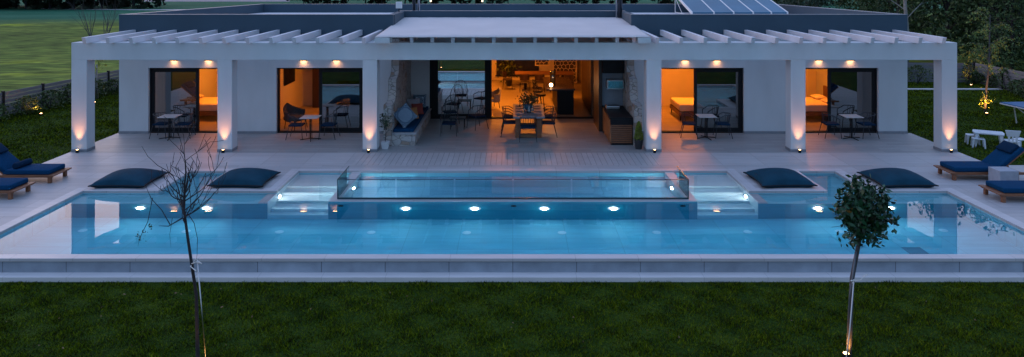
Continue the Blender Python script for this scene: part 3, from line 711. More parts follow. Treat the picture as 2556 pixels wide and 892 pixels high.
# awning
A = thing('awning', 'white cloth awning stretched over the middle of the porch', 'awning', (0, 22.1, 3.35))
cv = MB(); nx, ny = 96, 10
for side in (0, 1):
    for j in range(ny + 1):
        for i in range(nx + 1):
            u = i / nx; v = j / ny; hw = 4.17 - .03 * v; x = -hw + 2 * hw * u; y = 21.78 + (27.15 - 21.78) * v
            z = 3.555 + .285 * v - .006 * abs(math.sin((x + 3.10) / .63 * math.pi)) - (.012 if side else 0)
            cv.v.append((x, y, z))
L = (nx + 1) * (ny + 1)
for j in range(ny):
    for i in range(nx):
        a = j * (nx + 1) + i; cv.f.append((a, a + 1, a + nx + 2, a + nx + 1)); cv.f.append((a + L, a + L + nx + 1, a + L + nx + 2, a + L + 1))
for i in range(nx): cv.f.append((i, i + L, i + 1 + L, i + 1))
for j in range(ny):
    a = j * (nx + 1); c2 = a + nx + 1; cv.f.append((a, c2, c2 + L, a + L)); a += nx; c2 = a + nx + 1; cv.f.append((a, a + L, c2 + L, c2))
cv.build('cloth', M['canvas'], A, world=True, smooth=True)
for i in range(12):
    m = MB(); rafter(m, -3.10 + .63 * i if i < 11 else 3.72, 22.04, 27.19, 3.352, 3.525, 3.62, 3.80, .105); m.build('support_beam', ra, A, world=True)
for a, c_ in ((-4.17, -3.72), (3.79, 4.18)): MB().box(a, c_, 21.76, 22.2, 3.352, 3.53).build('corner_block', M['stucco'], A, world=True, bevel=.008)

# roof furniture
t = thing('floodlight', 'white floodlight on a short arm at the inner parapet corner', 'floodlight', (-4.15, 26.3, 4.08))
MB().box(-.11, .11, -.05, .05, .13, .37).build('lamp_head', M['white_metal'], t, bevel=.01); MB().tube([(0, 0, 0), (0, 0, .15)], .02).build('arm', M['blackmetal'], t)
for x, r, m_, l in ((-3.78, .06, 'darkwire', 'dark flue pipe beside the left end of the awning'), (-3.60, .045, 'steel', 'pale thin flue pipe next to the dark one')):
    t = thing('flue_pipe', l, 'flue pipe', (x, 27.6, 3.68)); MB().tube([(0, 0, 0), (0, 0, 1.9)], r, 14).build('pipe', M[m_], t, smooth=True)
    MB().lathe([(r + .012, 0), (r + .012, .05)], (0, 0, 1.2)).build('collar', M['steel'], t)
t = thing('flue_pipe', 'thick dark flue pipe at the right rear corner of the awning', 'flue pipe', (4.0, 26.9, 3.84)); MB().tube([(0, 0, 0), (0, 0, 1.7)], .085, 14).build('pipe', M['darkwire'], t, smooth=True)
MB().tube([(-.13, 0, 0), (-.13, 0, 1.7)], .03, 8).build('side_pipe', M['steel'], t, smooth=True)
sx = [7.53, 8.45, 9.28, 10.10, 10.86, 11.54]
t = thing('solar_array', 'row of five tilted blue solar collectors on the right roof', 'solar collectors', (9.5, 31.8, 3.68))
for i in range(5):
    a, c_ = sx[i], sx[i + 1]
    def pt(x, y, o=0): return (x, y, 3.80 + (y - 30.3) * .22 + o)
    q = MB().hexa([pt(a + .03, 30.3, 0), pt(c_ - .03, 30.3, 0), pt(c_ - .03, 33.3, 0), pt(a + .03, 33.3, 0)], [pt(a + .03, 30.3, .07), pt(c_ - .03, 30.3, .07), pt(c_ - .03, 33.3, .07), pt(a + .03, 33.3, .07)]).build('solar_panel', M['solar'], t, world=True)
for x in sx:
    MB().hexa([pt(x - .028, 30.27, -.02), pt(x + .028, 30.27, -.02), pt(x + .028, 33.33, -.02), pt(x - .028, 33.33, -.02)], [pt(x - .028, 30.27, .085), pt(x + .028, 30.27, .085), pt(x + .028, 33.33, .085), pt(x - .028, 33.33, .085)]).build('frame_rail', M['white_metal'], t, world=True)
for x in (7.50, 9.3, 11.5):
    MB().tube([(x, 33.3, 3.68), (x, 33.3, 4.45)], .02).tube([(x, 33.3, 3.72), (x, 30.6, 3.72)], .02).tube([(x, 31.9, 3.72), (x, 33.2, 4.35)], .015).build('support_leg', M['white_metal'], t, world=True)

# wall lamps
def light_label(side, which): return 'black wall lamp with warm glow, %s one above the %s' % (which, side)
dn = ['leftmost bedroom door', 'second bedroom door from the left', 'third bedroom door from the left', 'rightmost bedroom door']
for i, (pa, pb) in enumerate(((433, 519), (757, 839), (1711, 1790), (2045, 2124))):
    for j, p_ in enumerate((pa, pb)):
        x = (p_ - 1280) * 24.6 / F
        t = thing('wall_lamp', light_label(dn[i], ('left', 'right')[j]), 'wall lamp', (x, YW, 2.50), group='wall lamps above the bedroom doors')
        MB().box(-.12, .12, -.11, -.001, 0, .055).build('housing', M['blackmetal'], t, bevel=.004)
        MB().box(-.10, .10, -.095, -.015, -.004, -.001).build('lens', M['lens_hot'], t)
        lamp('SPOT', t, (0, -.10, -.012), 3.2, WARM, (0, .30, -1), .05, 150, .9)
# pillar uplights
pn = ['leftmost pillar', 'second pillar from the left', 'pillar at the left end of the open porch', 'pillar at the right end of the open porch', 'second pillar from the right', 'rightmost pillar']
for i, p_ in enumerate((193, 557, 920, 1634, 1996, 2374)):
    x = (p_ - 1280) * 22.0 / F
    t = thing('spotlight', 'small black ground spotlight glowing up the ' + pn[i], 'spotlight', (x, 21.99, .004), group='spotlights at the foot of the pillars')
    MB().lathe([(.042, 0), (.045, .01), (.045, .085), (.04, .09)]).build('body', M['blackmetal'], t)
    MB().lathe([(.032, .091), (.032, .094)]).build('lens', M['lens_hot'], t)
    lamp('SPOT', t, (0, -.05, .11), 62, (1, .38, .15), (0, .13, 1), .03, 50, 1)

# ------------------------------------------------------------------ rooms
def room_lamp(x, y, power, wh=(.2, .2), z=2.76, label='', col=(1, .25, .014)):
    t = thing('ceiling_lamp', label, 'ceiling lamp', (x, y, z))
    MB().box(-.12, .12, -.12, .12, -.03, 0).build('housing', M['white_metal'], t); MB().box(-.1, .1, -.1, .1, -.034, -.031).build('lens', M['lens_room'], t)
    lamp('AREA', t, (0, 0, -.05), power, col, (0, 0, -1), wh=wh)
room_lamp(-11.0, 27.9, 72, label='warm ceiling lamp of the leftmost bedroom'); room_lamp(-6.6, 27.9, 45, label='warm ceiling lamp of the bedroom with the wall screen')
room_lamp(6.5, 27.9, 85, label='warm ceiling lamp of the bedroom right of the porch'); room_lamp(11.0, 27.9, 60, label='warm ceiling lamp of the rightmost bedroom')
room_lamp(0.6, 30.6, 125, (.2, .2), label='warm ceiling lamp over the kitchen island'); room_lamp(-.8, 34.8, 90, (.2, .2), label='warm ceiling lamp over the indoor dining table')

def bed(x0, x1, y0, y1, head, label, group='beds in the bedrooms'):
    t = thing('bed', label, 'bed', ((x0 + x1) / 2, (y0 + y1) / 2, 0), group=group)
    MB().box(x0, x1, y0, y1, .18, .34).build('bed_frame', M['wood'], t, world=True, bevel=.01)
    MB().box(x0 + .02, x1 - .02, y0 + .02, y1 - .02, .341, .60).build('mattress', M['bedlinen'], t, world=True, bevel=.06, seg=4, smooth=True)
    for lx in (x0 + .06, x1 - .06):
        for ly in (y0 + .06, y1 - .06): MB().tube([(lx, ly, .002), (lx, ly, .18)], .022).build('leg', M['blackmetal'], t, world=True)
    hx = x1 if head > 0 else x0 - .08
    MB().box(hx + .001, hx + .079, y0, y1, .1, 1.05).build('headboard', M['headboard'], t, world=True, bevel=.01)
    for py in (y0 + .42, y1 - .42):
        m = MB(); m.pillow(((x1 - .35) if head > 0 else (x0 + .35), py, .67), .45, .65, .09); m.build('pillow', M['bedlinen'], t, world=True, smooth=True)
bed(-12.75, -10.65, 26.9, 28.6, -1, 'bed with pale cover in the leftmost bedroom')
bed(-6.7, -4.6, 26.7, 28.4, 1, 'bed with pale cover behind the glass of the second bedroom from the left')
bed(6.2, 8.3, 26.85, 28.5, 1, 'bed with pale cover on thin legs in the bedroom right of the porch')
bed(10.1, 12.3, 26.8, 28.6, 1, 'bed with pale cover and brown base in the rightmost bedroom')
for x0, x1, m_, l in ((-12.35, -11.85, 'greycloth', 'grey curtain inside the left end of the leftmost bedroom door'), (7.45, 7.85, 'greycloth', 'grey curtain inside the right end of the door right of the porch'),
                  (11.75, 12.3, 'greycloth', 'grey curtain inside the right end of the rightmost bedroom door'), (-5.65, -5.2, 'greychair', 'dark curtain inside the right end of the second bedroom door')):
    m = MB(); n_ = 60
    for i in range(n_ + 1):
        x = x0 + (x1 - x0) * i / n_; y = 25.08 + .035 * math.sin((x - x0) * 62) + .012 * math.sin(x * 23)
        m.v += [(x, y, .03), (x, y, 2.5)]
    m.f = [(2 * i, 2 * i + 2, 2 * i + 3, 2 * i + 1) for i in range(n_)]
    o = m.build('curtain', M[m_], smooth=True); q_ = o.modifiers.new('solid', 'SOLIDIFY'); q_.thickness = .006
    tag(o, l, 'curtain')
t = thing('television', 'black television on the left wall of the second bedroom', 'television', (-8.72, 28.15, 1.5))
MB().box(-8.74, -8.69, 27.5, 28.8, 1.2, 1.92).build('screen', M['tv'], t, world=True, bevel=.006)
t = thing('hallway_stand_in', 'dark brown block standing in for the dark hallway behind the second bedroom', 'hallway_stand_in', (-7.3, 29.7, 0))  # added dark block and doors stand in for a deeper, dark hallway
MB().box(-8.2, -6.0, 29.5, 29.98, .002, 2.6).build('body', M['darkwood'], t, world=True)
MB().box(-8.18, -7.1, 29.47, 29.498, .02, 2.58).build('door', M['darkwood'], t, world=True); MB().box(-7.08, -6.02, 29.47, 29.498, .02, 2.58).build('door', M['darkwood'], t, world=True)
def tub_chair(loc, rz, label, m_, s=1.0):
    t = thing('armchair', label, 'armchair', loc, rz)
    sh = MB(); n = 14
    ring = []
    for k in range(n + 1):
        a = math.pi * (-.08 + 1.16 * k / n); hgt = .80 - .22 * abs(math.cos(a))
        ring.append((math.cos(a), math.sin(a), hgt))
    for r0 in (.38, .31):
        for c0, s0, h0 in ring: sh.v += [(c0 * (r0 - .06), s0 * (r0 - .06), .26), (c0 * r0, s0 * r0, h0)]
    k2 = 2 * (n + 1)
    for k in range(n):
        a = 2 * k; sh.f += [(a, a + 2, a + 3, a + 1), (k2 + a, k2 + a + 1, k2 + a + 3, k2 + a + 2), (a + 1, a + 3, k2 + a + 3, k2 + a + 1), (a, k2 + a, k2 + a + 2, a + 2)]
    sh.f += [(0, 1, k2 + 1, k2), (2 * n, k2 + 2 * n, k2 + 2 * n + 1, 2 * n + 1)]
    sh.build('shell', M[m_], t, smooth=False)
    MB().box(-.29, .29, -.34, .24, .28, .42).build('seat', M[m_], t, bevel=.04)
    for a, c_ in ((-.24, -.24), (.24, -.24), (-.2, .2), (.2, .2)): MB().tube([(a, c_, .28), (a * 1.15, c_ * 1.15, .002)], .014).build('leg', M['blackmetal'], t)
    t.scale = (s, s, s)
    return t
tub_chair((-7.72, 25.55, 0), R(60), 'dark grey armchair just inside the second bedroom door', 'greychair', 1.08)
tub_chair((4.98, 27.0, 0), R(80), 'dark round chair in the bedroom right of the porch, partly behind the pillar', 'greychair', .8)
tub_chair((-.85, 29.5, 0), R(-60), 'pale armchair inside the living room by the glass door', 'greycloth', 1.0)

# living room
t = thing('kitchen_island', 'black kitchen island standing in the lit living room', 'kitchen island', (2.0, 30, 0))
MB().box(1.72, 2.36, 28.0, 31.3, .002, .95).build('cabinet', M['blackmetal'], t, world=True); MB().box(1.30, 2.42, 27.96, 31.36, .951, 1.0).build('worktop', mat('dark_worktop', (.03, .02, .018), .2), t, world=True, bevel=.004)
t = thing('table_lamp', 'small glowing lamp on the kitchen island', 'lamp', (1.50, 28.25, 1.0))
MB().lathe([(.05, 0), (.05, .01), (.01, .02), (.01, .06)]).build('stand', M['blackmetal'], t); MB().lathe([(.01, .06), (.055, .09), (.065, .13), (.04, .17), (.01, .185)]).build('bulb', M['bulb'], t, smooth=True)
lamp('POINT', t, (0, 0, .25), 12, WARM, size=.06)
t = thing('glass_vase', 'tall clear glass vase on the kitchen island', 'vase', (1.62, 29.2, 1.0)); MB().lathe([(.10, 0), (.11, .3), (.12, .55)]).build('vessel', M['clearglass'], t, smooth=True)
def barstool(loc, label, rz=0):
    t = thing('bar_stool', label, 'bar stool', loc, rz, 'bar stools at the island')
    MB().lathe([(.2, .64), (.22, .68), (.2, .72)]).build('seat', M['darkwood'], t)
    for k in range(4):
        a = math.pi / 4 + k * math.pi / 2; MB().tube([(.14 * math.cos(a), .14 * math.sin(a), .64), (.24 * math.cos(a), .24 * math.sin(a), .002)], .013).build('leg', M['blackmetal'], t)
    m = MB(); pts = [(.2 * math.cos(a), .2 * math.sin(a), .92 + .1 * math.sin(a)) for a in [math.pi * k / 8 for k in range(9)]]; m.tube(pts, .016)
    for k in range(1, 8): m.tube([(.17 * math.cos(math.pi * k / 8), .17 * math.sin(math.pi * k / 8), .70), pts[k]], .006)
    m.build('backrest', M['blackmetal'], t)
barstool((1.10, 28.6, 0), 'black bar stool nearest the glass door, at the island', R(90)); barstool((1.02, 29.5, 0), 'black bar stool second from the glass door, at the island', R(90)); barstool((1.02, 30.4, 0), 'black bar stool farthest from the glass door, at the island', R(90))
t = thing('dining_table', 'long brown indoor dining table at the back of the living room', 'table', (.9, 34.4, 0))
MB().box(.1, 2.9, 34.0, 35.0, .72, .78).build('tabletop', M['wood'], t, world=True, bevel=.006)
for x in (.6, 2.4): MB().box(x - .06, x + .06, 34.2, 34.8, .002, .72).build('leg', M['blackmetal'], t, world=True)
def simple_chair(loc, rz, label, group):
    t = thing('dining_chair', label, 'chair', loc, rz, group)
    MB().box(-.23, .23, -.23, .23, .42, .48).build('seat', M['darkwood'], t, bevel=.02)
    for a in (-.2, .2):
        for c_ in (-.2, .2): MB().tube([(a, c_, .42), (a * 1.1, c_ * 1.1, .002)], .014).build('leg', M['blackmetal'], t)
    m = MB(); m.add([(.23 * math.cos(a), .05 + .2 * math.sin(a), z) for z in (.55, .82) for a in [math.pi * k / 8 for k in range(9)]], [(k, k + 1, k + 10, k + 9) for k in range(8)])
    o = m.build('backrest', M['darkwood'], t); s_ = o.modifiers.new('solid', 'SOLIDIFY'); s_.thickness = .02
    return t
cg = 'black chairs round the indoor dining table'
c0 = simple_chair((.55, 33.6, 0), R(180), 'black chair on the near side of the indoor dining table, first from the left', cg)
for x, y, rz, l in ((1.25, 33.6, 180, 'black chair on the near side of the indoor dining table, second from the left'), (1.95, 33.6, 180, 'black chair on the near side of the indoor dining table, third from the left'),
                    (2.6, 33.6, 180, 'black chair on the near side of the indoor dining table, rightmost'), (-.25, 34.5, 90, 'black chair at the left end of the indoor dining table')):
    copy_thing(c0, (x, y, 0), R(rz), l)
def lattice(x0, x1, z0, z1, y, label):
    t = thing('lattice_screen', label, 'screen', ((x0 + x1) / 2, y, 0), group='cut out lattice screens at the back of the living room')
    m = MB(); s = .20; pts = {}
    lr = random.Random(int(x0 * 100))
    ni = int((x1 - x0) / s) + 2; nj = int((z1 - z0) / (s * .9)) + 2
    cl = lambda p_: (min(x1, max(x0, p_[0])), y, min(z1, max(z0, p_[1])))
    for i in range(ni):
        for j in range(nj):
            cx = x0 + (i + .5 * (j % 2)) * s; cz_ = z0 + j * s * .88
            for k in (0, 1):
                pts[i, j, k] = (cx + lr.uniform(-.035, .035), cz_ + (.12 if k else .0) + lr.uniform(-.03, .03))
    for i in range(ni):
        for j in range(nj):
            a = pts[i, j, 0]; c_ = pts[i, j, 1]; m.tube([cl(a), cl(c_)], .014, 4)
            for di in ((0, -1) if j % 2 == 0 else (0, 1)):
                if (i + di, j + 1, 0) in pts: m.tube([cl(c_), cl(pts[i + di, j + 1, 0])], .014, 4)
    m.build('lattice', mat('cream_lattice', (.7, .6, .45), .7), t, world=True)
    MB().box(x0 - .04, x0, y - .03, y + .03, z0 - .04, z1 + .04).box(x1, x1 + .04, y - .03, y + .03, z0 - .04, z1 + .04).box(x0, x1, y - .03, y + .03, z0 - .04, z0).box(x0, x1, y - .03, y + .03, z1, z1 + .04).build('frame', mat('cream_frame', (.7, .6, .45), .7), t, world=True)
    MB().box(x0 + .001, x1 - .001, y + .12, y + .14, z0, z1).build('backing', M['darkwood'], t, world=True)
lattice(2.05, 3.15, .10, 2.5, 36.0, 'large cream lattice screen with irregular holes, right of the two'); lattice(1.15, 1.80, .95, 2.5, 36.0, 'smaller cream lattice screen with irregular holes, left of the two')
t = thing('window', 'dark night window on the left of the living room back wall', 'window', (-.3, 37.3, 1.4)); MB().box(-.85, 1.35, 37.36, 37.398, .25, 2.6).build('pane', M['tv'], t, world=True); MB().box(-.9, 1.4, 37.34, 37.359, .19, .25).build('sill', M['blackmetal'], t, world=True)
t = thing('tall_cabinet', 'dark wooden tall cabinet along the right wall of the living room', 'cabinet', (3.2, 28.8, 0))
MB().box(3.02, 3.44, 27.6, 31.4, .002, 2.6).build('body', M['wood'], t, world=True)
for k in range(4): MB().box(3.0, 3.019, 27.62 + .95 * k, 28.53 + .95 * k, .05, 2.55).build('door', M['darkwood'], t, world=True)
t = thing('floor_plant', 'leafy dark plant beside the indoor dining table', 'plant', (-.2, 35.4, 0)); MB().lathe([(.12, 0), (.16, .35)], n=12).build('pot', M['potblack'], t)
leaves('foliage', nr.normal(0, 1, (260, 3)) * (.22, .22, .35) + (0, 0, 1.0), .09, M['leaf_shrub'], t)

# ------------------------------------------------------------------ porch: stone walls, bench, kitchen
def stone_side(s, name, label, xin, xout):
    t = thing(name, label, 'stone wall', (s * (xin + xout) / 2, 24.5, 0))
    m = MB(); a = sorted((s * xin, s * xout))
    prof = [(22.85, 0), (27.15, 0), (27.15, 3.25), (24.35, 3.25), (24.35, 2.35), (24.28, 2.15), (24.05, 2.02), (23.75, 1.98), (23.70, 1.55), (23.62, 1.38), (23.45, 1.30), (22.85, 1.28)]
    n = len(prof)
    m.v = [(a[0], y, z + .004) for y, z in prof] + [(a[1], y, z + .004) for y, z in prof]
    m.f = [tuple(reversed(range(n))), tuple(range(n, 2 * n))] + [(i, i + n, (i + 1) % n + n, (i + 1) % n) for i in range(n)]
    m.build('masonry', M['stone'], t, world=True, bevel=.02)
stone_side(-1, 'stone_wall', 'stepped pale stone wall at the left side of the porch behind the bench', 3.84, 4.095)
stone_side(1, 'stone_wall', 'stepped pale stone wall at the right side of the porch behind the outdoor kitchen', 3.84, 4.095)
t = thing('stone_bench', 'built stone bench with blue seat pad at the left of the porch', 'bench', (-3.45, 25, 0))
MB().box(-3.835, -3.10, 22.9, 27.15, .006, .36).build('masonry', M['stone'], t, world=True); MB().box(-3.835, -3.06, 22.86, 27.16, .361, .41).build('ledge', mat('pale_stone_slab', (.36, .36, .38), .6, noise=(8, .15)), t, world=True, bevel=.006)
MB().box(-3.82, -3.16, 23.0, 27.1, .412, .50).build('seat_pad', M['navy'], t, world=True, bevel=.02)
def cush(loc, size, rx, rz, m_, label, th=.10):
    rot = (Matrix.Rotation(rz, 3, 'Z') @ Matrix.Rotation(rx, 3, 'X'))
    m = MB(); m.pillow((0, 0, 0), size, size, th, n=12, pinch=.08); o = m.build('cushion', M[m_], smooth=True); o.location = loc
    o.rotation_euler = rot.to_euler(); tag(o, label, 'cushion', 'cushions on the stone bench'); return o
cush((-3.50, 23.42, .78), .62, R(62), R(18), 'pattern', 'large blue and white patterned cushion standing at the front of the bench')
bpy.context.view_layer.update()
o = bpy.data.objects['cushion']; o.rotation_euler = (Matrix.Rotation(R(16), 3, 'Z') @ Matrix.Rotation(R(66), 3, 'X') @ Matrix.Rotation(R(38), 3, 'Z')).to_euler(); o.location.z = .86
cush((-3.62, 24.15, .76), .55, R(62), R(50), 'pattern', 'patterned blue cushion second from the front of the bench')
cush((-3.42, 24.55, .72), .42, R(60), R(30), 'orangecloth', 'small ochre cushion in the middle of the bench')
cush((-3.35, 25.35, .72), .42, R(60), R(20), 'redcloth', 'small dark red cushion on the bench')
cush((-3.55, 25.9, .76), .5, R(65), R(25), 'greycloth', 'plain grey cushion near the back of the bench')
cush((-3.45, 26.7, .76), .5, R(70), R(5), 'pattern', 'patterned cushion against the back wall at the end of the bench')
tag(MB().box(-4.145, -4.10, 22.75, 22.84, .95, 1.05).build('outlet_box', M['blackmetal']), 'small black outlet box on the side of the porch pillar', 'outlet box')

K = thing('outdoor_kitchen', 'outdoor kitchen with slatted wood front, black worktop and dark hood', 'outdoor kitchen', (3.45, 24, 0))
MB().box(3.14, 3.80, 22.98, 25.08, .006, .84).build('cabinet', M['blackmetal'], K, world=True)
sl_ = MB()
for k in range(9): sl_.box(3.12, 3.80, 22.945, 22.978, .08 + k * .066, .12 + k * .066)
sl_.build('slat_front', M['teak'], K, world=True)
MB().box(3.10, 3.138, 22.95, 25.08, .08, .80).build('side_panel', M['wood'], K, world=True)
MB().box(3.08, 3.82, 22.92, 25.08, .842, .89).build('worktop', M['blackmetal'], K, world=True, bevel=.004)
MB().box(3.10, 3.82, 22.925, 22.944, .66, .84).build('apron', M['blackmetal'], K, world=True)
MB().box(3.10, 3.83, 25.09, 25.15, .4, 2.05).build('splashback', mat('grey_blue_panel', (.22, .26, .32), .5, noise=(4, .1)), K, world=True)
MB().box(3.10, 3.83, 24.75, 25.16, 2.052, 2.74).build('upper_cabinet', M['blackmetal'], K, world=True)
MB().box(2.98, 3.096, 25.0, 26.6, .006, 2.74).build('tall_side', M['darkwood'], K, world=True)
t = thing('steel_hood', 'boxy stainless steel extractor in front of the grey panel', 'extractor', (3.45, 24.9, 1.5))
MB().box(3.22, 3.80, 24.62, 25.085, 1.52, 1.84).build('body', M['steel'], t, world=True, bevel=.01); MB().box(3.26, 3.76, 24.60, 24.618, 1.56, 1.80).build('door', mat('steel_door', (.12, .35, .42), .25, metal=.9), t, world=True)
t = thing('grill', 'small grey table grill on the black worktop', 'grill', (3.35, 24.55, .89))
MB().box(3.16, 3.62, 24.35, 24.75, .895, 1.0).build('body', M['steel'], t, world=True, bevel=.02); MB().tube([(3.2, 24.33, 1.03), (3.58, 24.33, 1.03)], .012).build('handle', M['blackmetal'], t, world=True)

def spindle_chair(label, group, loc, rz, hgt=.80, seat_m='navy2', tall=False, spindles=7, name='patio_chair'):
    t = thing(name, label, 'chair', loc, rz, group)
    w = .25; sz = .43 if not tall else .38
    MB().box(-w + .02, w - .02, -.24, .22, sz, sz + .05).build('seat', M[seat_m], t, bevel=.022, seg=3)
    for a in (-1, 1):
        MB().tube([(a * w, -.22, sz + (.20 if not tall else .02)), (a * w, -.22, sz), (a * (w + .03), -.27, .004)], .0115).build('leg', M['darkwire'], t)
        MB().tube([(a * w, .18, sz), (a * (w + .03), .28, .004)], .0115).build('leg', M['darkwire'], t)
    m = MB()
    if not tall:
        pts = [(-w, -.22, sz + .20)] + [(w * 1.04 * math.sin(a), .02 + .24 * math.cos(a), hgt - .03 * abs(math.sin(a))) for a in [R(-90 + 180 * k / 10) for k in range(11)]] + [(w, -.22, sz + .20)]
        pts = [(-w, -.22, sz + .20)] + pts[1:-1] + [(w, -.22, sz + .20)]
        m.tube(pts, .013)
        for k in range(spindles):
            a = R(-58 + 116 * k / (spindles - 1)); m.tube([(.20 * math.sin(a), .20 * math.cos(a) + .0, sz + .02), (w * 1.04 * math.sin(a), .02 + .24 * math.cos(a), hgt - .03 * abs(math.sin(a)))], .0075, 5)
    else:
        top = 1.10
        pts = []
        for k in range(13):
            a = math.pi * k / 12; pts.append((-.27 * math.cos(a) * (1.0), .26 + .16 * math.sin(a), sz + .30 + (top - sz - .30) * math.sin(a) ** .8))
        pts = [(-.20, .20, sz)] + pts + [(.20, .20, sz)]
        m.tube(pts, .013)
        for k in range(8):
            u = -1 + 2 * (k + .5) / 8; a = math.acos(-u)
            m.tube([(.18 * u, .20, sz + .02), (.27 * u, .26 + .16 * math.sin(a), sz + .30 + (top - sz - .30) * math.sin(a) ** .8)], .0065, 5)
        for a in (-1, 1): m.tube([(a * .25, .26, sz + .34), (a * .29, 0, sz + .22), (a * .27, -.22, sz + .2), (a * w, -.22, sz)], .012)
    m.build('backrest', M['darkwire'], t)
    return t
proto = None
sets = [('leftmost', -11.37, 23.9, (-11.74, -10.98)), ('second from the left', -6.66, 23.75, (-7.18, -6.10)), ('third from the left', 6.42, 23.95, (5.90, 7.02)), ('rightmost', 11.22, 23.9, (10.62, 11.82))]
sg = 'chairs at the small porch tables'
for nm, tx, ty, (ca, cb) in sets:
    t = thing('cafe_table', 'small square porch table with black cross foot, %s of four' % nm, 'table', (tx, ty, .004), group='small square tables on the porch')
    MB().box(-.29, .29, -.29, .29, .735, .755).build('tabletop', M['tabletop'], t, bevel=.005)
    MB().tube([(0, 0, .02), (0, 0, .735)], .022, 8).tube([(-.05, 0, .03), (-.035, 0, .735)], .01).tube([(.05, 0, .03), (.035, 0, .735)], .01).build('column', M['blackmetal'], t)
    m = MB()
    for a in (15, 105, 195, 285): m.tube([(0, 0, .05), (.33 * math.cos(R(a)), .33 * math.sin(R(a)), .012)], .014)
    m.build('foot', M['blackmetal'], t)
    for cx, rz, sd in ((ca, R(90), 'left'), (cb, R(-90), 'right')):
        l = 'dark wire chair %s of the %s small porch table' % (sd, nm)
        if proto is None: proto = spindle_chair(l, sg, (cx, ty + .22, .004), rz)
        else: copy_thing(proto, (cx, ty + .22 + rnd.uniform(-.05, .05), .004), rz + R(rnd.uniform(-12, 12)), l, sg)
# dining set on the porch
T = thing('dining_table', 'outdoor dining table with grey plank top and brown block legs', 'table', (.535, 25.0, .004))
MB().box(.01, 1.06, 23.78, 26.2, .69, .75).build('tabletop', M['greyplank'], T, world=True, bevel=.004)
for x in (.09, .80):
    for y in (24.0, 25.75): MB().box(x, x + .16, y, y + .16, .0, .689).build('leg', M['teak'], T, world=True, bevel=.006)
MB().box(.25, .80, 24.02, 24.10, .02, .12).box(.25, .80, 25.81, 25.89, .02, .12).build('stretcher', M['wood'], T, world=True)
dg = 'chairs round the outdoor dining table'
for x, y, rz, l in ((-.12, 24.35, 90, 'near chair on the left side of the outdoor dining table'), (-.12, 25.35, 90, 'far chair on the left side of the outdoor dining table'),
                    (1.2, 24.3, -90, 'near chair on the right side of the outdoor dining table'), (1.2, 25.35, -90, 'far chair on the right side of the outdoor dining table'),
                    (.50, 23.62, 180, 'chair at the near end of the outdoor dining table with its back to the pool'), (.52, 26.55, 0, 'chair at the far end of the outdoor dining table')):
    copy_thing(proto, (x, y, .004), R(rz), l, dg)
def tableware():
    for k, (y, z) in enumerate(((24.2, .75), (24.75, .75), (25.3, .75), (25.8, .75))):
        for x, sd in ((.22, 'left'), (.85, 'right')):
            o = MB().lathe([(.09, 0), (.14, .012), (.15, .022)], (x, y, .756)).build('plate', M['cube'])
            tag(o, 'grey plate on the %s side of the outdoor table, %s from the near end' % (sd, ('first', 'second', 'third', 'fourth')[k]), 'plate', 'plates on the outdoor table')
            o = MB().lathe([(.03, 0), (.008, .01), (.008, .08), (.035, .11), (.04, .19)], (x + (.17 if sd == 'left' else -.17), y + .14, .756), 10).build('wine_glass', M['clearglass'], smooth=True)
            tag(o, 'wine glass on the %s side of the outdoor table, %s from the near end' % (sd, ('first', 'second', 'third', 'fourth')[k]), 'glass', 'glasses on the outdoor table')
tableware()
t = thing('table_plant', 'dark leafy centrepiece in a blue glass bowl on the outdoor table', 'plant', (.53, 25.0, .756))
MB().lathe([(.08, 0), (.13, .06), (.14, .16), (.11, .2)]).build('bowl', mat('blue_glass_bowl', (.03, .12, .2), .15), t, smooth=True)
leaves('foliage', nr.normal(0, 1, (320, 3)) * (.16, .16, .10) + (0, 0, .36), .05, M['leaf_bay'], t)
t = thing('decanter', 'clear glass decanter in front of the table plant', 'decanter', (.55, 24.45, .756)); MB().lathe([(.07, 0), (.08, .08), (.03, .2), (.03, .3)]).build('vessel', M['clearglass'], t, smooth=True)
# lounge chairs
lg = 'lounge chairs on the left of the porch'
spindle_chair('tall backed wire lounge chair nearest the terrace', lg, (-2.16, 24.45, .004), R(0), tall=True, name='lounge_chair')
spindle_chair('low wire armchair beside the tall lounge chair, turned to the left', lg, (-1.25, 25.5, .004), R(-55), hgt=.78, name='lounge_chair')
copy_thing(bpy.data.objects['lounge_chair'], (-2.3, 26.45, .004), R(200), 'tall backed wire lounge chair close to the glass', lg)
t = thing('side_table', 'low black side table between the lounge chairs', 'table', (-1.95, 25.5, .004)); MB().box(-.28, .28, -.22, .22, .36, .39).build('tabletop', M['blackmetal'], t)
for a in (-.24, .24):
    for c_ in (-.18, .18): MB().tube([(a, c_, 0), (a, c_, .36)], .012).build('leg', M['blackmetal'], t)
# pots
t = thing('potted_tree', 'little leafy sapling in a square white pot beside the porch pillar', 'potted plant', (-3.98, 22.52, .004))
MB().hexa([(-.09, -.09, 0), (.09, -.09, 0), (.09, .09, 0), (-.09, .09, 0)], [(-.12, -.12, .22), (.12, -.12, .22), (.12, .12, .22), (-.12, .12, .22)]).build('pot', M['potwhite'], t, bevel=.006)
MB().tube([(0, 0, .2), (.02, 0, .5), (.0, 0, .8)], .010).build('stem', M['bark'], t); leaves('foliage', nr.normal(0, 1, (260, 3)) * (.09, .09, .12) + (0, 0, .82), .035, M['leaf_bay'], t)
t = thing('potted_conifer', 'bright green conical shrub in a black pot at the right end of the porch', 'potted plant', (3.93, 22.5, .004))
MB().lathe([(.10, 0), (.14, .30), (.15, .31)], n=14).build('pot', M['potblack'], t, smooth=False)
k = nr.uniform(0, 1, 1500); a = nr.uniform(0, 6.28, 1500); rr = .15 * np.sqrt(nr.uniform(.2, 1, 1500)) * (1 - k) ** .6 + .01
leaves('foliage', np.stack([rr * np.cos(a), rr * np.sin(a), .3 + .55 * k], 1), .025, M['leaf_conifer'], t, droop=-.6)

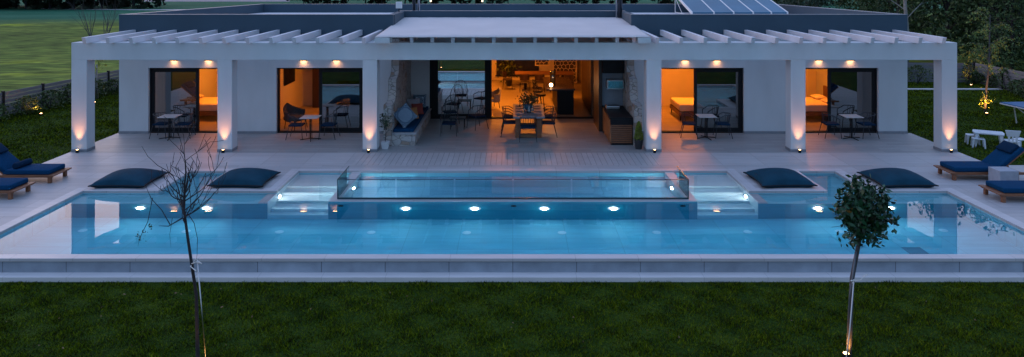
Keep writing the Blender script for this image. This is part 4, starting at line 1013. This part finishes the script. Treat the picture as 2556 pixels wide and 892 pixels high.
# ------------------------------------------------------------------ loungers, beanbags, cube
def lounger(label, loc, flip, up=True, wedge=False):
    """foot end at local x=0, runs along +x"""
    t = thing('sun_lounger', label, 'sun lounger', loc, 0, 'sun loungers beside the pool')
    s = flip
    def bx(mb, x0, x1, y0, y1, z0, z1):
        a = sorted((s * x0, s * x1)); return mb.box(a[0], a[1], y0, y1, z0, z1)
    f = MB(); bx(f, .05, 2.02, .02, .07, .15, .215); bx(f, .05, 2.02, .70, .75, .15, .215); bx(f, 0, .13, -.01, .78, .185, .217); bx(f, .2, 1.95, .07, .70, .17, .2)
    f.build('frame', M['teak'], t, bevel=.006)
    for x in (.10, 1.75):
        for y in (.03, .66): m = MB(); bx(m, x, x + .08, y, y + .08, 0, .15); m.build('leg', M['teak'], t, bevel=.004)
    m = MB(); bx(m, .14, 1.36 if up else 2.0, .04, .73, .218, .34); m.build('mattress', M['navy'], t, bevel=.03, seg=3, smooth=True)
    if up:
        an = R(40); L_ = .86; x0 = 1.34; z0 = .24
        ca, sa = math.cos(an), math.sin(an)
        def q(u, v): return (s * (x0 + u * ca - v * sa), z0 + u * sa + v * ca)
        pts = [q(0, 0), q(L_, 0), q(L_, .12), q(0, .12)]
        if s < 0: pts = pts[::-1]
        m = MB(); m.v = [(x, .04, z) for x, z in pts] + [(x, .73, z) for x, z in pts]
        m.f = [(0, 1, 2, 3), (7, 6, 5, 4)] + [(i, i + 4, (i + 1) % 4 + 4, (i + 1) % 4) for i in range(4)]
        m.build('back_cushion', M['navy'], t, bevel=.03, seg=3, smooth=True)
        pts = [q(.0, -.035), q(L_, -.035), q(L_, -.004), q(0, -.004)]
        if s < 0: pts = pts[::-1]
        m = MB(); m.v = [(x, .06, z) for x, z in pts] + [(x, .71, z) for x, z in pts]
        m.f = [(0, 1, 2, 3), (7, 6, 5, 4)] + [(i, i + 4, (i + 1) % 4 + 4, (i + 1) % 4) for i in range(4)]
        m.build('back_frame', M['teak'], t)
        m = MB(); 
        pts = [q(L_ - .34, .122), q(L_ - .02, .122), q(L_ - .02, .20), q(L_ - .34, .20)]
        if s < 0: pts = pts[::-1]
        m.v = [(x, .10, z) for x, z in pts] + [(x, .67, z) for x, z in pts]
        m.f = [(0, 1, 2, 3), (7, 6, 5, 4)] + [(i, i + 4, (i + 1) % 4 + 4, (i + 1) % 4) for i in range(4)]
        m.build('head_pillow', M['navy2'], t, bevel=.03, seg=3, smooth=True)
    return t
lounger('navy sun lounger with raised back left of the pool', (-11.92, 18.72, .002), -1)
lounger('navy sun lounger cut by the left photo edge, nearer the lawn wall', (-12.0, 17.36, .002), -1)
lounger('navy sun lounger with raised back, behind the grey cube', (11.52, 18.98, .002), 1)
lounger('navy sun lounger in front of the grey cube', (11.55, 17.12, .002), 1)
m = MB(); m.tube([(-13.02, 18.85, .42), (-12.98, 19.4, .42)], [.085, .085], 14); o = m.build('bolster', M['navy2'], bevel=.03, smooth=False); tag(o, 'dark round bolster lying on the farther left lounger', 'cushion')
t = thing('cube_table', 'plain grey concrete cube table between the right loungers', 'side table', (12.70, 18.67, .002)); MB().box(-.24, .24, -.23, .23, 0, .40).build('block', M['cube'], t, bevel=.006)
MB().lathe([(.01, .402), (.10, .404), (.11, .41)], (.42, .1, -.11)).build('tray', M['white_metal'], t) if False else None
for x, y, l in ((-10.02, 18.87, 'leftmost big slate blue floor cushion by the pool edge'), (-7.02, 18.9, 'big slate blue floor cushion just left of the left pool steps'),
                (6.98, 18.9, 'big slate blue floor cushion just right of the right pool steps'), (10.05, 18.9, 'rightmost big slate blue floor cushion, behind the round topped tree')):
    m = MB(); m.pillow((0, 0, 0), 1.42, 1.30, .28, n=22, flat=True, pinch=.10, pw=.46); o = m.build('floor_cushion', M['bean'], smooth=True)
    pp = []; 
    for q in range(80):
        u_ = -1 + 2 * (q % 20) / 20; sd_ = q // 20; a_, b_ = ((u_, -1), (1, u_), (-u_, 1), (-1, -u_))[sd_]
        pp.append((a_ * 1.42 / 2 * (1 - .10 * (1 - b_ * b_)), b_ * 1.30 / 2 * (1 - .10 * (1 - a_ * a_)), .28 * .26))
    MB().tube(pp + pp[:1], .016, 6).build('piping', M['blackmetal'], o)
    o.location = (x, y, .006); o.rotation_euler = (0, 0, R(rnd.uniform(-4, 4))); tag(o, l, 'floor cushion', 'big floor cushions by the pool')

# ------------------------------------------------------------------ garden right
def kid_stool(loc, rz, label):
    t = thing('stool', label, 'stool', loc, rz, 'white plastic stools of the children table set')
    MB().box(-.17, .17, -.15, .15, .27, .30).build('seat', M['kidswhite'], t, bevel=.01)
    for a in (-1, 1):
        for c_ in (-1, 1): MB().hexa([(a * .17 - .02, c_ * .15 - .02, 0), (a * .17 + .02, c_ * .15 - .02, 0), (a * .17 + .02, c_ * .15 + .02, 0), (a * .17 - .02, c_ * .15 + .02, 0)],
                                     [(a * .14 - .03, c_ * .12 - .03, .27), (a * .14 + .03, c_ * .12 - .03, .27), (a * .14 + .03, c_ * .12 + .03, .27), (a * .14 - .03, c_ * .12 + .03, .27)]).build('leg', M['kidswhite'], t)
GZ = -.04
t = thing('kids_table', 'low white plastic children table on the lawn', 'children table', (15.1, 22.9, GZ), R(-28))
MB().prism([(-.40, -.27), (.40, -.27), (.43, 0), (.40, .27), (-.40, .27), (-.43, 0)], .44, .48).build('tabletop', M['kidswhite'], t, bevel=.008)
for a in (-1, 1):
    for c_ in (-1, 1): MB().hexa([(a * .36 - .02, c_ * .23 - .02, 0), (a * .36 + .02, c_ * .23 - .02, 0), (a * .36 + .02, c_ * .23 + .02, 0), (a * .36 - .02, c_ * .23 + .02, 0)],
                                 [(a * .32 - .05, c_ * .20 - .05, .44), (a * .32 + .05, c_ * .20 - .05, .44), (a * .32 + .05, c_ * .20 + .05, .44), (a * .32 - .05, c_ * .20 + .05, .44)]).build('leg', M['kidswhite'], t)
kid_stool((14.88, 23.35, GZ), R(-20), 'white plastic stool behind the left end of the children table'); kid_stool((14.75, 22.85, GZ), R(-25), 'white plastic stool at the left front of the children table')
kid_stool((16.0, 22.75, GZ), R(10), 'white plastic stool to the right of the children chair'); 
t = thing('kids_chair', 'white plastic children chair with wide back and round holes', 'children chair', (15.52, 22.45, GZ), R(160))
MB().box(-.19, .19, -.17, .17, .28, .32).build('seat', M['kidswhite'], t, bevel=.01)
for a in (-1, 1):
    for c_ in (-1, 1): MB().hexa([(a * .19 - .02, c_ * .17 - .02, 0), (a * .19 + .02, c_ * .17 - .02, 0), (a * .19 + .02, c_ * .17 + .02, 0), (a * .19 - .02, c_ * .17 + .02, 0)],
                                 [(a * .15 - .035, c_ * .13 - .035, .28), (a * .15 + .035, c_ * .13 - .035, .28), (a * .15 + .035, c_ * .13 + .035, .28), (a * .15 - .035, c_ * .13 + .035, .28)]).build('leg', M['kidswhite'], t)
MB().hexa([(-.16, .14, .46), (.16, .14, .46), (.16, .17, .46), (-.16, .17, .46)], [(-.21, .17, .66), (.21, .17, .66), (.21, .20, .66), (-.21, .20, .66)]).box(-.13, -.07, .14, .17, .32, .46).box(-.02, .02, .14, .17, .32, .46).box(.07, .13, .14, .17, .32, .46).build('backrest', M['kidswhite'], t, bevel=.008)
t = thing('games_table', 'blue topped table with white legs cut by the right edge', 'table', (19.35, 26.1, GZ), R(6))
MB().box(-1.25, 1.25, -.7, .7, .74, .77).build('tabletop', M['bluetop'], t); MB().box(-1.27, 1.27, -.72, .72, .70, .739).build('table_edge', M['white_metal'], t)
for x in (-.85, .85):
    MB().tube([(x, -.55, .7), (x + .12, -.55, 0)], .025).build('leg', M['white_metal'], t); MB().tube([(x, .55, .7), (x + .12, .55, 0)], .025).build('leg', M['white_metal'], t)
    MB().tube([(x + .1, -.55, .12), (x - .35, -.0, .7)], .018).build('brace', M['white_metal'], t)

# fences
def fence(p0, p1, n, h, label, z=GZ):
    a = Vector(p0); c_ = Vector(p1); dd = (c_ - a) / n; rz = math.atan2(dd.y, dd.x); L_ = dd.length
    t = thing('fence', label, 'fence', (a.x, a.y, z), rz)
    for i in range(n + 1): MB().box(i * L_ - .045, i * L_ + .045, -.045, .045, 0, h + .05).build('post', M['blackmetal'], t)
    for i in range(n):
        m = MB(); k = 6; bh = h / k
        for j in range(k): m.box(i * L_ + .047, (i + 1) * L_ - .047, -.012, .012, j * bh + .012, (j + 1) * bh - .006)
        m.build('board_panel', M['fence'], t)
fence((-20.75, 20.0), (-17.4, 48.0), 14, .92, 'grey horizontal board fence running back along the left lawn')
fence((23.6, 22.0), (23.5, 36.7), 7, 1.02, 'grey horizontal board fence along the right side of the lawn')
fence((23.5, 36.75), (8.0, 37.6), 8, 1.0, 'grey horizontal board fence across the back of the right lawn')

# shrubs
def shrub(loc, r, h, n, label, m_='leaf_shrub', group='shrubs along the fences', s=.055):
    t = thing('shrub', label, 'shrub', loc, 0, group)
    k = nr.uniform(0, 1, n) ** .8; a = nr.uniform(0, 6.28, n); lump = 1 + .3 * np.sin(a * 3 + k * 5)
    rr = r * lump * np.sqrt(nr.uniform(.15, 1, n)) * np.sqrt(np.clip(1 - (2 * k - .9) ** 2, .05, 1))
    leaves('foliage', np.stack([rr * np.cos(a), rr * np.sin(a), .05 + h * k], 1), s, M[m_], t)
    m = MB()
    for q in range(5):
        b_ = rnd.uniform(0, 6.28); m.tube([(0, 0, 0), (r * .4 * math.cos(b_), r * .4 * math.sin(b_), h * .7)], [.02, .006], 5)
    m.build('stem', M['bark'], t)
    return t
def fx(y): return -20.75 + (y - 20) * .1196
pos = ['nearest the left edge of the photo', 'lit orange from below', 'just right of the orange lit one', 'fourth along from the left edge', 'left of the leftmost pillar', 'seen just behind the leftmost pillar', 'right of the leftmost pillar', 'by the small lit tree', 'near the house corner', 'farthest back on the left']
ysl = [26.6, 28.2, 29.4, 30.6, 31.9, 33.2, 34.6, 36.0, 37.8, 39.5]
for i, y in enumerate(ysl):
    shrub((fx(y) + .75, y, GZ), rnd.uniform(.5, .72), rnd.uniform(.55, .85), 700, 'leafy shrub before the left fence, ' + pos[i])
posr = ['dark and low behind the house corner', 'upright and lit orange', 'small one right of the orange lit one', 'low one at the fence corner', 'bushy round one', 'low one near the right edge of the photo', 'half behind the right edge of the photo']
for i, (px, Y, r, h) in enumerate(((2290, 36.2, .8, .9), (2416, 36.0, .28, 1.15), (2436, 36.1, .3, .6), (2478, 35.2, .35, .6), (2510, 34.4, .5, .95), (2536, 33.2, .4, .6), (2556, 32.0, .55, .8))):
    shrub(((px - 1280) * Y / F, Y, GZ), r, h, 500, 'leafy shrub before the right fence, ' + posr[i])
def garden_spot(loc, label, target, e_, col=(1, .42, .10), sp=80):
    t = thing('garden_spotlight', label, 'garden light', loc)
    MB().lathe([(.05, 0), (.055, .02), (.055, .08), (.05, .10)], n=12).build('body', M['blackmetal'], t); MB().lathe([(.042, .101), (.042, .105)], n=12).build('lens', M['lens_hot'], t)
    lamp('SPOT', t, (0, 0, .13), e_, col, target, .04, sp, 1)
garden_spot((fx(28.2) + 1.45, 28.0, GZ), 'garden light under the orange lit shrub by the left fence', (-.5, .1, .5), 60)
garden_spot(((2424 - 1280) * 35.4 / F, 35.4, GZ), 'garden light under the upright shrub by the right fence', (-.15, .6, .8), 60)
garden_spot(((268 - 1280) * 34.9 / F, 34.9, GZ), 'small distant garden light left of the house', (0, .2, 1), 15)

# ------------------------------------------------------------------ trees
RMIN = [0]; WOB = [.16]
def branch(m, p, dirv, length, r, depth, spread, tips, kids=3, up=.15, seg=4, tr=random.Random(3)):
    pts = [p.copy()]; d_ = dirv.normalized(); rs = [r]
    for k in range(seg):
        d_ = (d_ + Vector((tr.uniform(-1, 1), tr.uniform(-1, 1), tr.uniform(-.6, .8) + up)) * WOB[0]).normalized()
        p = p + d_ * (length / seg); pts.append(p.copy()); rs.append(r * (1 - .6 * (k + 1) / seg))
    m.tube(pts, [max(q, RMIN[0]) for q in rs], 5)
    tips.append(p.copy())
    if depth > 0:
        for k in range(kids):
            i = tr.randint(1, seg); q = pts[i]
            ax = d_.cross(Vector((tr.uniform(-1, 1), tr.uniform(-1, 1), tr.uniform(-1, 1)))).normalized()
            nd = (Matrix.Rotation(R(tr.uniform(spread * .5, spread)), 3, ax) @ d_)
            branch(m, q, nd, length * tr.uniform(.55, .8), rs[i] * .6, depth - 1, spread, tips, kids, up, seg, tr)
# bare sapling
bx_, by_ = -4.50, 10.3
t = thing('bare_tree', 'bare thin young tree with tangled twigs in front of the pool', 'tree', (bx_, by_, -.36))
path = [(-.02, 0, -.0), (0, 0, .3), (-.02, 0, 1.2), (-.14, 0, 2.0), (-.20, 0, 2.45)]
MB().tube(path, [.030, .028, .024, .020, .017], 10).build('trunk', M['bark'], t, smooth=True)
cr = random.Random(21); m = MB(); tips = []; RMIN[0] = .0034
c0_ = Vector((-.20, 0, 2.42))
branch(m, c0_, Vector((.12, .05, 1)), .70, .020, 2, 55, tips, 3, .1, 4, cr)
WOB[0] = .30
for k in range(12):
    a = cr.uniform(0, 6.28); dz = cr.uniform(-.1, .7)
    branch(m, c0_ + Vector((0, 0, cr.uniform(-.16, .26))), Vector((math.cos(a), math.sin(a), dz)), cr.uniform(.34, .62), .010, 2, 75, tips, 2, .62, 6, cr)
def whip(pts, r=.007): m.tube([Vector(p) for p in pts], [r * (1 - .75 * i / (len(pts) - 1)) for i in range(len(pts))], 5)
def S(px, py, dy=0):   # offsets from the tree's base along its own plane
    return ((px - 1280) * by_ / F - bx_, dy, CH - (py - HZ) * by_ / F + .36)
whip([S(458, 530), S(440, 470, .05), (S(424, 445, .1)), S(407, 430, .1), S(385, 418, .1), S(360, 395, .1), S(343, 370, .12)], .009)
whip([S(455, 545), S(425, 562, -.05), S(405, 558, -.1)], .011); whip([S(425, 562), S(395, 530, .1), S(365, 505, .15), S(350, 485, .2), S(345, 470, .2)], .008)
whip([S(458, 550), S(476, 568, -.1), S(470, 572, -.1)], .008); whip([S(470, 535), S(500, 545, -.2), S(512, 580, -.25), S(511, 620, -.25), S(508, 640, -.25)], .006)
whip([S(480, 530), S(510, 505, .2), S(530, 480, .3), S(542, 455, .3), S(540, 430, .3)], .006); whip([S(430, 545), S(432, 580, -.1), S(435, 612, -.1)], .004)
whip([S(372, 500, .1), S(360, 560, .1), S(345, 590, .1), S(337, 612, .1), S(335, 622, .1)], .006)
whip([S(462, 480), S(470, 440), S(481, 403)], .014)
m.build('branches', M['bark'], t); RMIN[0] = 0; WOB[0] = .16
lc = [S(337 + nr.normal(0, 3), 600 + nr.normal(0, 10), .1) for _ in range(16)] + [S(354 + nr.normal(0, 3), 592 + nr.normal(0, 9), .1) for _ in range(12)] + [S(366 + nr.normal(0, 3), 573 + nr.normal(0, 3), .1) for _ in range(8)]
leaves('leaves', lc, .02, M['leaf_bay'], t, aspect=.5)
t = thing('tree_stake', 'thin pale slanting stake and rope tied to the bare young tree', 'stake', (-4.45, 10.22, -.36))
MB().tube([(-.02, 0, 1.72), (.06, -.02, .9), (.16, -.06, -.0)], .009, 6).build('pole', M['steel'], t, smooth=True)
MB().tube([(-.10, 0, 1.68), (-.02, -.04, 1.72), (.02, .05, 1.66), (-.10, .12, 1.70), (-.14, .05, 1.62), (-.02, -.05, 1.60)], .007, 5).build('tie', M['rope'], t)
garden_spot((-4.42, 10.05, -.36), 'garden light at the foot of the bare young tree', (-.05, .14, 1), 12, sp=50)
# round topped tree
bx_, by_ = 5.06, 10.9
t = thing('topiary_tree', 'young tree with dense round crown of glossy leaves in front of the pool', 'tree', (bx_, by_, -.36))
MB().tube([(0.02, 0, 0), (.04, 0, .6), (.07, 0, 1.2), (.17, 0, 1.72), (.20, 0, 1.95)], [.040, .037, .033, .030, .028], 10).build('trunk', M['bark_grey'], t, smooth=True)
m = MB(); tips = []
for k in range(9):
    a = 6.28 * k / 9; branch(m, Vector((.19, 0, 1.88)), Vector((math.cos(a), math.sin(a), 1.0)), .38, .014, 1, 50, tips, 3, .05, 3, cr)
m.build('branches', M['bark'], t)
cc = []
for k in range(150):
    v = nr.normal(0, 1, 3); v /= np.linalg.norm(v); rad = nr.uniform(.1, 1) ** .5
    cen = np.array([.24, 0, 2.22]) + v * rad * np.array([.405, .40, .42])
    cc.append(cen + nr.normal(0, 1, (12, 3)) * .060)
cc = np.concatenate(cc)
cc = np.concatenate([cc, nr.normal(0, 1, (70, 3)) * (.10, .08, .07) + (.12, 0, 1.78), nr.normal(0, 1, (24, 3)) * (.05, .05, .05) + (.43, 0, 1.78)])
leaves('crown', cc, .050, M['leaf_gloss'], t, aspect=.46)
t = thing('tree_stake', 'metal stake with white rope tied to the round topped tree', 'stake', (5.0, 10.82, -.36))
MB().tube([(.15, 0, 1.62), (.05, 0, .9), (.02, 0, 0)], .013, 8).build('pole', M['darksteel'], t, smooth=True)
MB().tube([(.10, -.03, 1.18), (.03, -.06, .5), (-.05, -.1, .02)], .008, 6).build('brace', M['rope'], t, smooth=True)
MB().tube([(.05, -.04, 1.20), (.20, -.04, 1.21), (.27, -.02, 1.27), (.32, -.02, 1.29)], .007, 5).tube([(.05, -.04, 1.20), (.16, .05, 1.19), (.08, -.03, 1.16)], .006, 5).build('tie', M['rope'], t)
garden_spot((5.02, 10.86, -.385), 'garden light at the foot of the round topped tree', (.02, .05, 1), 9, sp=120)

# forest trees
def tree_proto(name, label, cat, h, r, nclump, per, m_, tm='bark', loc=(0, 0, 0), seed=1, leafs=.16, low=.15, group=None, droop=0.):
    tr = random.Random(seed); t = thing(name, label, cat, loc, 0, group)
    m = MB(); tips = []
    MB().tube([(0, 0, -.1), (.1, .05, h * .3), (-.05, .1, h * .6), (0, 0, h * .9)], [h * .022, h * .018, h * .012, h * .004], 8).build('trunk', M[tm], t)
    for k in range(10):
        a = tr.uniform(0, 6.28); z = h * tr.uniform(low + .1, .8)
        branch(m, Vector((0, 0, z)), Vector((math.cos(a), math.sin(a), .7)), r * .8, h * .007, 1, 50, tips, 2, .1, 4, tr)
    m.build('limbs', M[tm], t)
    g2 = np.random.default_rng(seed); C_ = []
    for k in range(nclump):
        z = h * (low + (1 - low) * g2.uniform(0, 1) ** .85); f = (z / h - low) / (1 - low)
        rad = r * math.sqrt(max(.06, 1 - (1.7 * f - .62) ** 2)) * g2.uniform(.35, 1.05) if f > .36 else r * g2.uniform(.3, 1) * (.7 + .8 * f)
        a = g2.uniform(0, 6.28); cs = h * g2.uniform(.035, .075)
        C_.append(g2.normal(0, 1, (per, 3)) * (cs, cs, cs * .6) + (rad * math.cos(a), rad * math.sin(a), z))
    leaves('crown', np.concatenate(C_), leafs, M[m_], t, droop=droop, aspect=.5)
    return t
fl = ['dense dark tree in the wood behind the right fence', 'bluish dark tree in the wood behind the right fence', 'tall mid green tree in the wood behind the right fence']
fg = 'trees of the wood behind the right fence'
tp = [tree_proto('forest_tree', fl[0], 'tree', 9, 3.0, 110, 60, 'leaf_forest', loc=(26.5, 44, GZ), seed=3, group=fg, low=.08, leafs=.13),
      tree_proto('forest_tree', fl[1], 'tree', 10, 2.6, 100, 60, 'leaf_forest2', loc=(31, 46, GZ), seed=5, group=fg, low=.08, leafs=.13),
      tree_proto('forest_tree', fl[2], 'tree', 8.5, 2.6, 90, 60, 'leaf_forest', loc=(35.5, 43, GZ), seed=8, group=fg, low=.12, leafs=.11, tm='bark_grey')]
spots = [(21, 50), (24.5, 47), (29, 42), (33, 41), (38, 42), (28, 52), (33, 50), (38, 50), (42, 46), (23, 58), (29, 60), (35, 59), (41, 57), (47, 53), (27, 39.5), (31, 38), (36, 37.5), (26.5, 70), (35, 70), (44, 68), (53, 62), (19, 64), (29, 35.5), (33, 33)]
for i, (x, y) in enumerate(spots):
    k = (i * 7 + 1) % 3; copy_thing(tp[k], (x + rnd.uniform(-.8, .8), y + rnd.uniform(-.8, .8), GZ), rnd.uniform(0, 6.28), fl[k], fg, rnd.uniform(.7, .98) if y > 40 else rnd.uniform(.55, .7))
# pale birch trunk
t = thing('birch_tree', 'slender pale trunked tree above the right end of the roof', 'tree', (21.8, 40, GZ))
MB().tube([(0, 0, 0), (.1, 0, 2), (-.05, 0, 4), (.3, 0, 7)], [.14, .11, .09, .04], 8).build('trunk', M['birch'], t, smooth=True)
m = MB(); tips = []
for k in range(7): branch(m, Vector((0, 0, 3 + k * .5)), Vector((math.cos(k * 2.4), math.sin(k * 2.4), .9)), 1.5, .03, 1, 45, tips, 2, .1, 4, cr)
m.build('limbs', M['birch'], t); leaves('crown', np.array([list(p_) for p_ in tips for _ in range(14)]) + nr.normal(0, .3, (len(tips) * 14, 3)), .10, M['leaf_forest'], t)
# willow-like young tree on the right lawn
Yt = 28.5; t = thing('willow_tree', 'slim young weeping tree on the right lawn lit at its foot', 'tree', ((2459 - 1280) * Yt / F, Yt, GZ))
MB().tube([(0, 0, 0), (.04, 0, .9), (.15, 0, 1.8), (.2, 0, 3.9)], [.045, .04, .035, .01], 8).build('trunk', M['bark_grey'], t, smooth=True)
m = MB(); C_ = []
for k in range(26):
    a = cr.uniform(0, 6.28); z = cr.uniform(1.5, 3.9); r_ = cr.uniform(.7, 1.3) * (1.2 - .16 * z); p0 = Vector((.18, 0, z)); pts = []
    for q in range(7):
        u = q / 6; pts.append(p0 + Vector((math.cos(a) * r_ * u, math.sin(a) * r_ * u, .42 * math.sin(u * 2.4) - .15 * u)))
    m.tube(pts, [.012 * (1 - .8 * q / 6) for q in range(7)], 4)
    for q in pts[1:]: C_ += [[q.x + cr.gauss(0, .05), q.y + cr.gauss(0, .05), q.z - abs(cr.gauss(0, .07))] for _ in range(11)]
m.build('branches', M['bark_grey'], t); leaves('crown', C_, .045, M['leaf_pale'], t, droop=.9, aspect=.3)
leaves('low_leaves', nr.normal(0, 1, (90, 3)) * (.10, .10, .16) + (0, 0, .55), .055, M['leaf_conifer'], t)
garden_spot(((2463 - 1280) * 28.1 / F, 28.1, GZ), 'bright garden light at the foot of the weeping tree on the right lawn', (-.05, .2, .6), 160, sp=150)
# small tree by the left pillar
Yt = 32.0; t = thing('small_tree', 'small thin tree with a few lit leaves right of the leftmost pillar', 'tree', ((243 - 1280) * Yt / F, Yt, GZ))
MB().tube([(0, 0, 0), (-.05, 0, .8), (-.02, 0, 1.5)], [.06, .05, .03], 8).build('trunk', M['birch'], t, smooth=True); leaves('crown', nr.normal(0, 1, (150, 3)) * (.22, .2, .25) + (0, 0, 1.65), .05, M['leaf_conifer'], t)
garden_spot(((236 - 1280) * 30.5 / F, 30.5, GZ), 'garden light before the small thin tree on the left lawn', (-.05, .9, .8), 25, sp=60)
# bare saplings in the field
for i, (px, Y, l) in enumerate(((226, 62, 'bare sapling in the meadow, left of the pair'), (262, 60, 'bare sapling in the meadow, right of the pair'))):
    t = thing('bare_sapling', l, 'tree', ((px - 1280) * Y / F, Y, GZ), group='bare saplings in the meadow'); m = MB(); tips = []
    for k in range(5): branch(m, Vector((0, 0, 0)), Vector((cr.uniform(-.35, .35), cr.uniform(-.35, .35), 1)), 2.6, .035, 2, 30, tips, 2, .25, 4, cr)
    m.build('branches', M['bark_grey'], t)
# far tree line
farp = tree_proto('far_tree', 'dark tree in the far line beyond the meadow', 'tree', 9, 5, 60, 26, 'leaf_far', loc=(-84, 122, GZ), seed=14, leafs=.5, low=.02, group='far trees beyond the meadow')
for x, y in [(x, 119) for x in range(-92, -62, 4)] + [(x, 128) for x in range(-98, -64, 5)]: copy_thing(farp, (x + rnd.uniform(-1, 1), y + rnd.uniform(-2, 2), GZ), rnd.uniform(0, 6.28), scale=rnd.uniform(.8, 1.1))
farb = tree_proto('far_tree', 'low dark tree beyond the back of the roof', 'tree', 6, 4.5, 50, 26, 'leaf_far', loc=(-38, 138, GZ), seed=15, leafs=.42, low=.02, group='low dark trees beyond the roof')
for x in range(-40, 66, 4): copy_thing(farb, (x + rnd.uniform(-1, 1), 136 + rnd.uniform(-3, 5), GZ), rnd.uniform(0, 6.28), scale=rnd.uniform(.8, 1.2))
for px, l in ((1075, 'tiny warm lamp among the far trees, left of the two'), (1204, 'tiny warm lamp among the far trees, right of the two')):
    t = thing('street_lamp', l, 'street lamp', ((px - 1280) * 120 / F, 120, GZ), group='far lamps beyond the roof')
    MB().tube([(0, 0, 0), (0, 0, 1.1)], .05).build('pole', M['blackmetal'], t); MB().lathe([(.05, 1.1), (.16, 1.2), (.16, 1.32), (.04, 1.4)], n=10).build('lantern', M['far_lamp'], t)
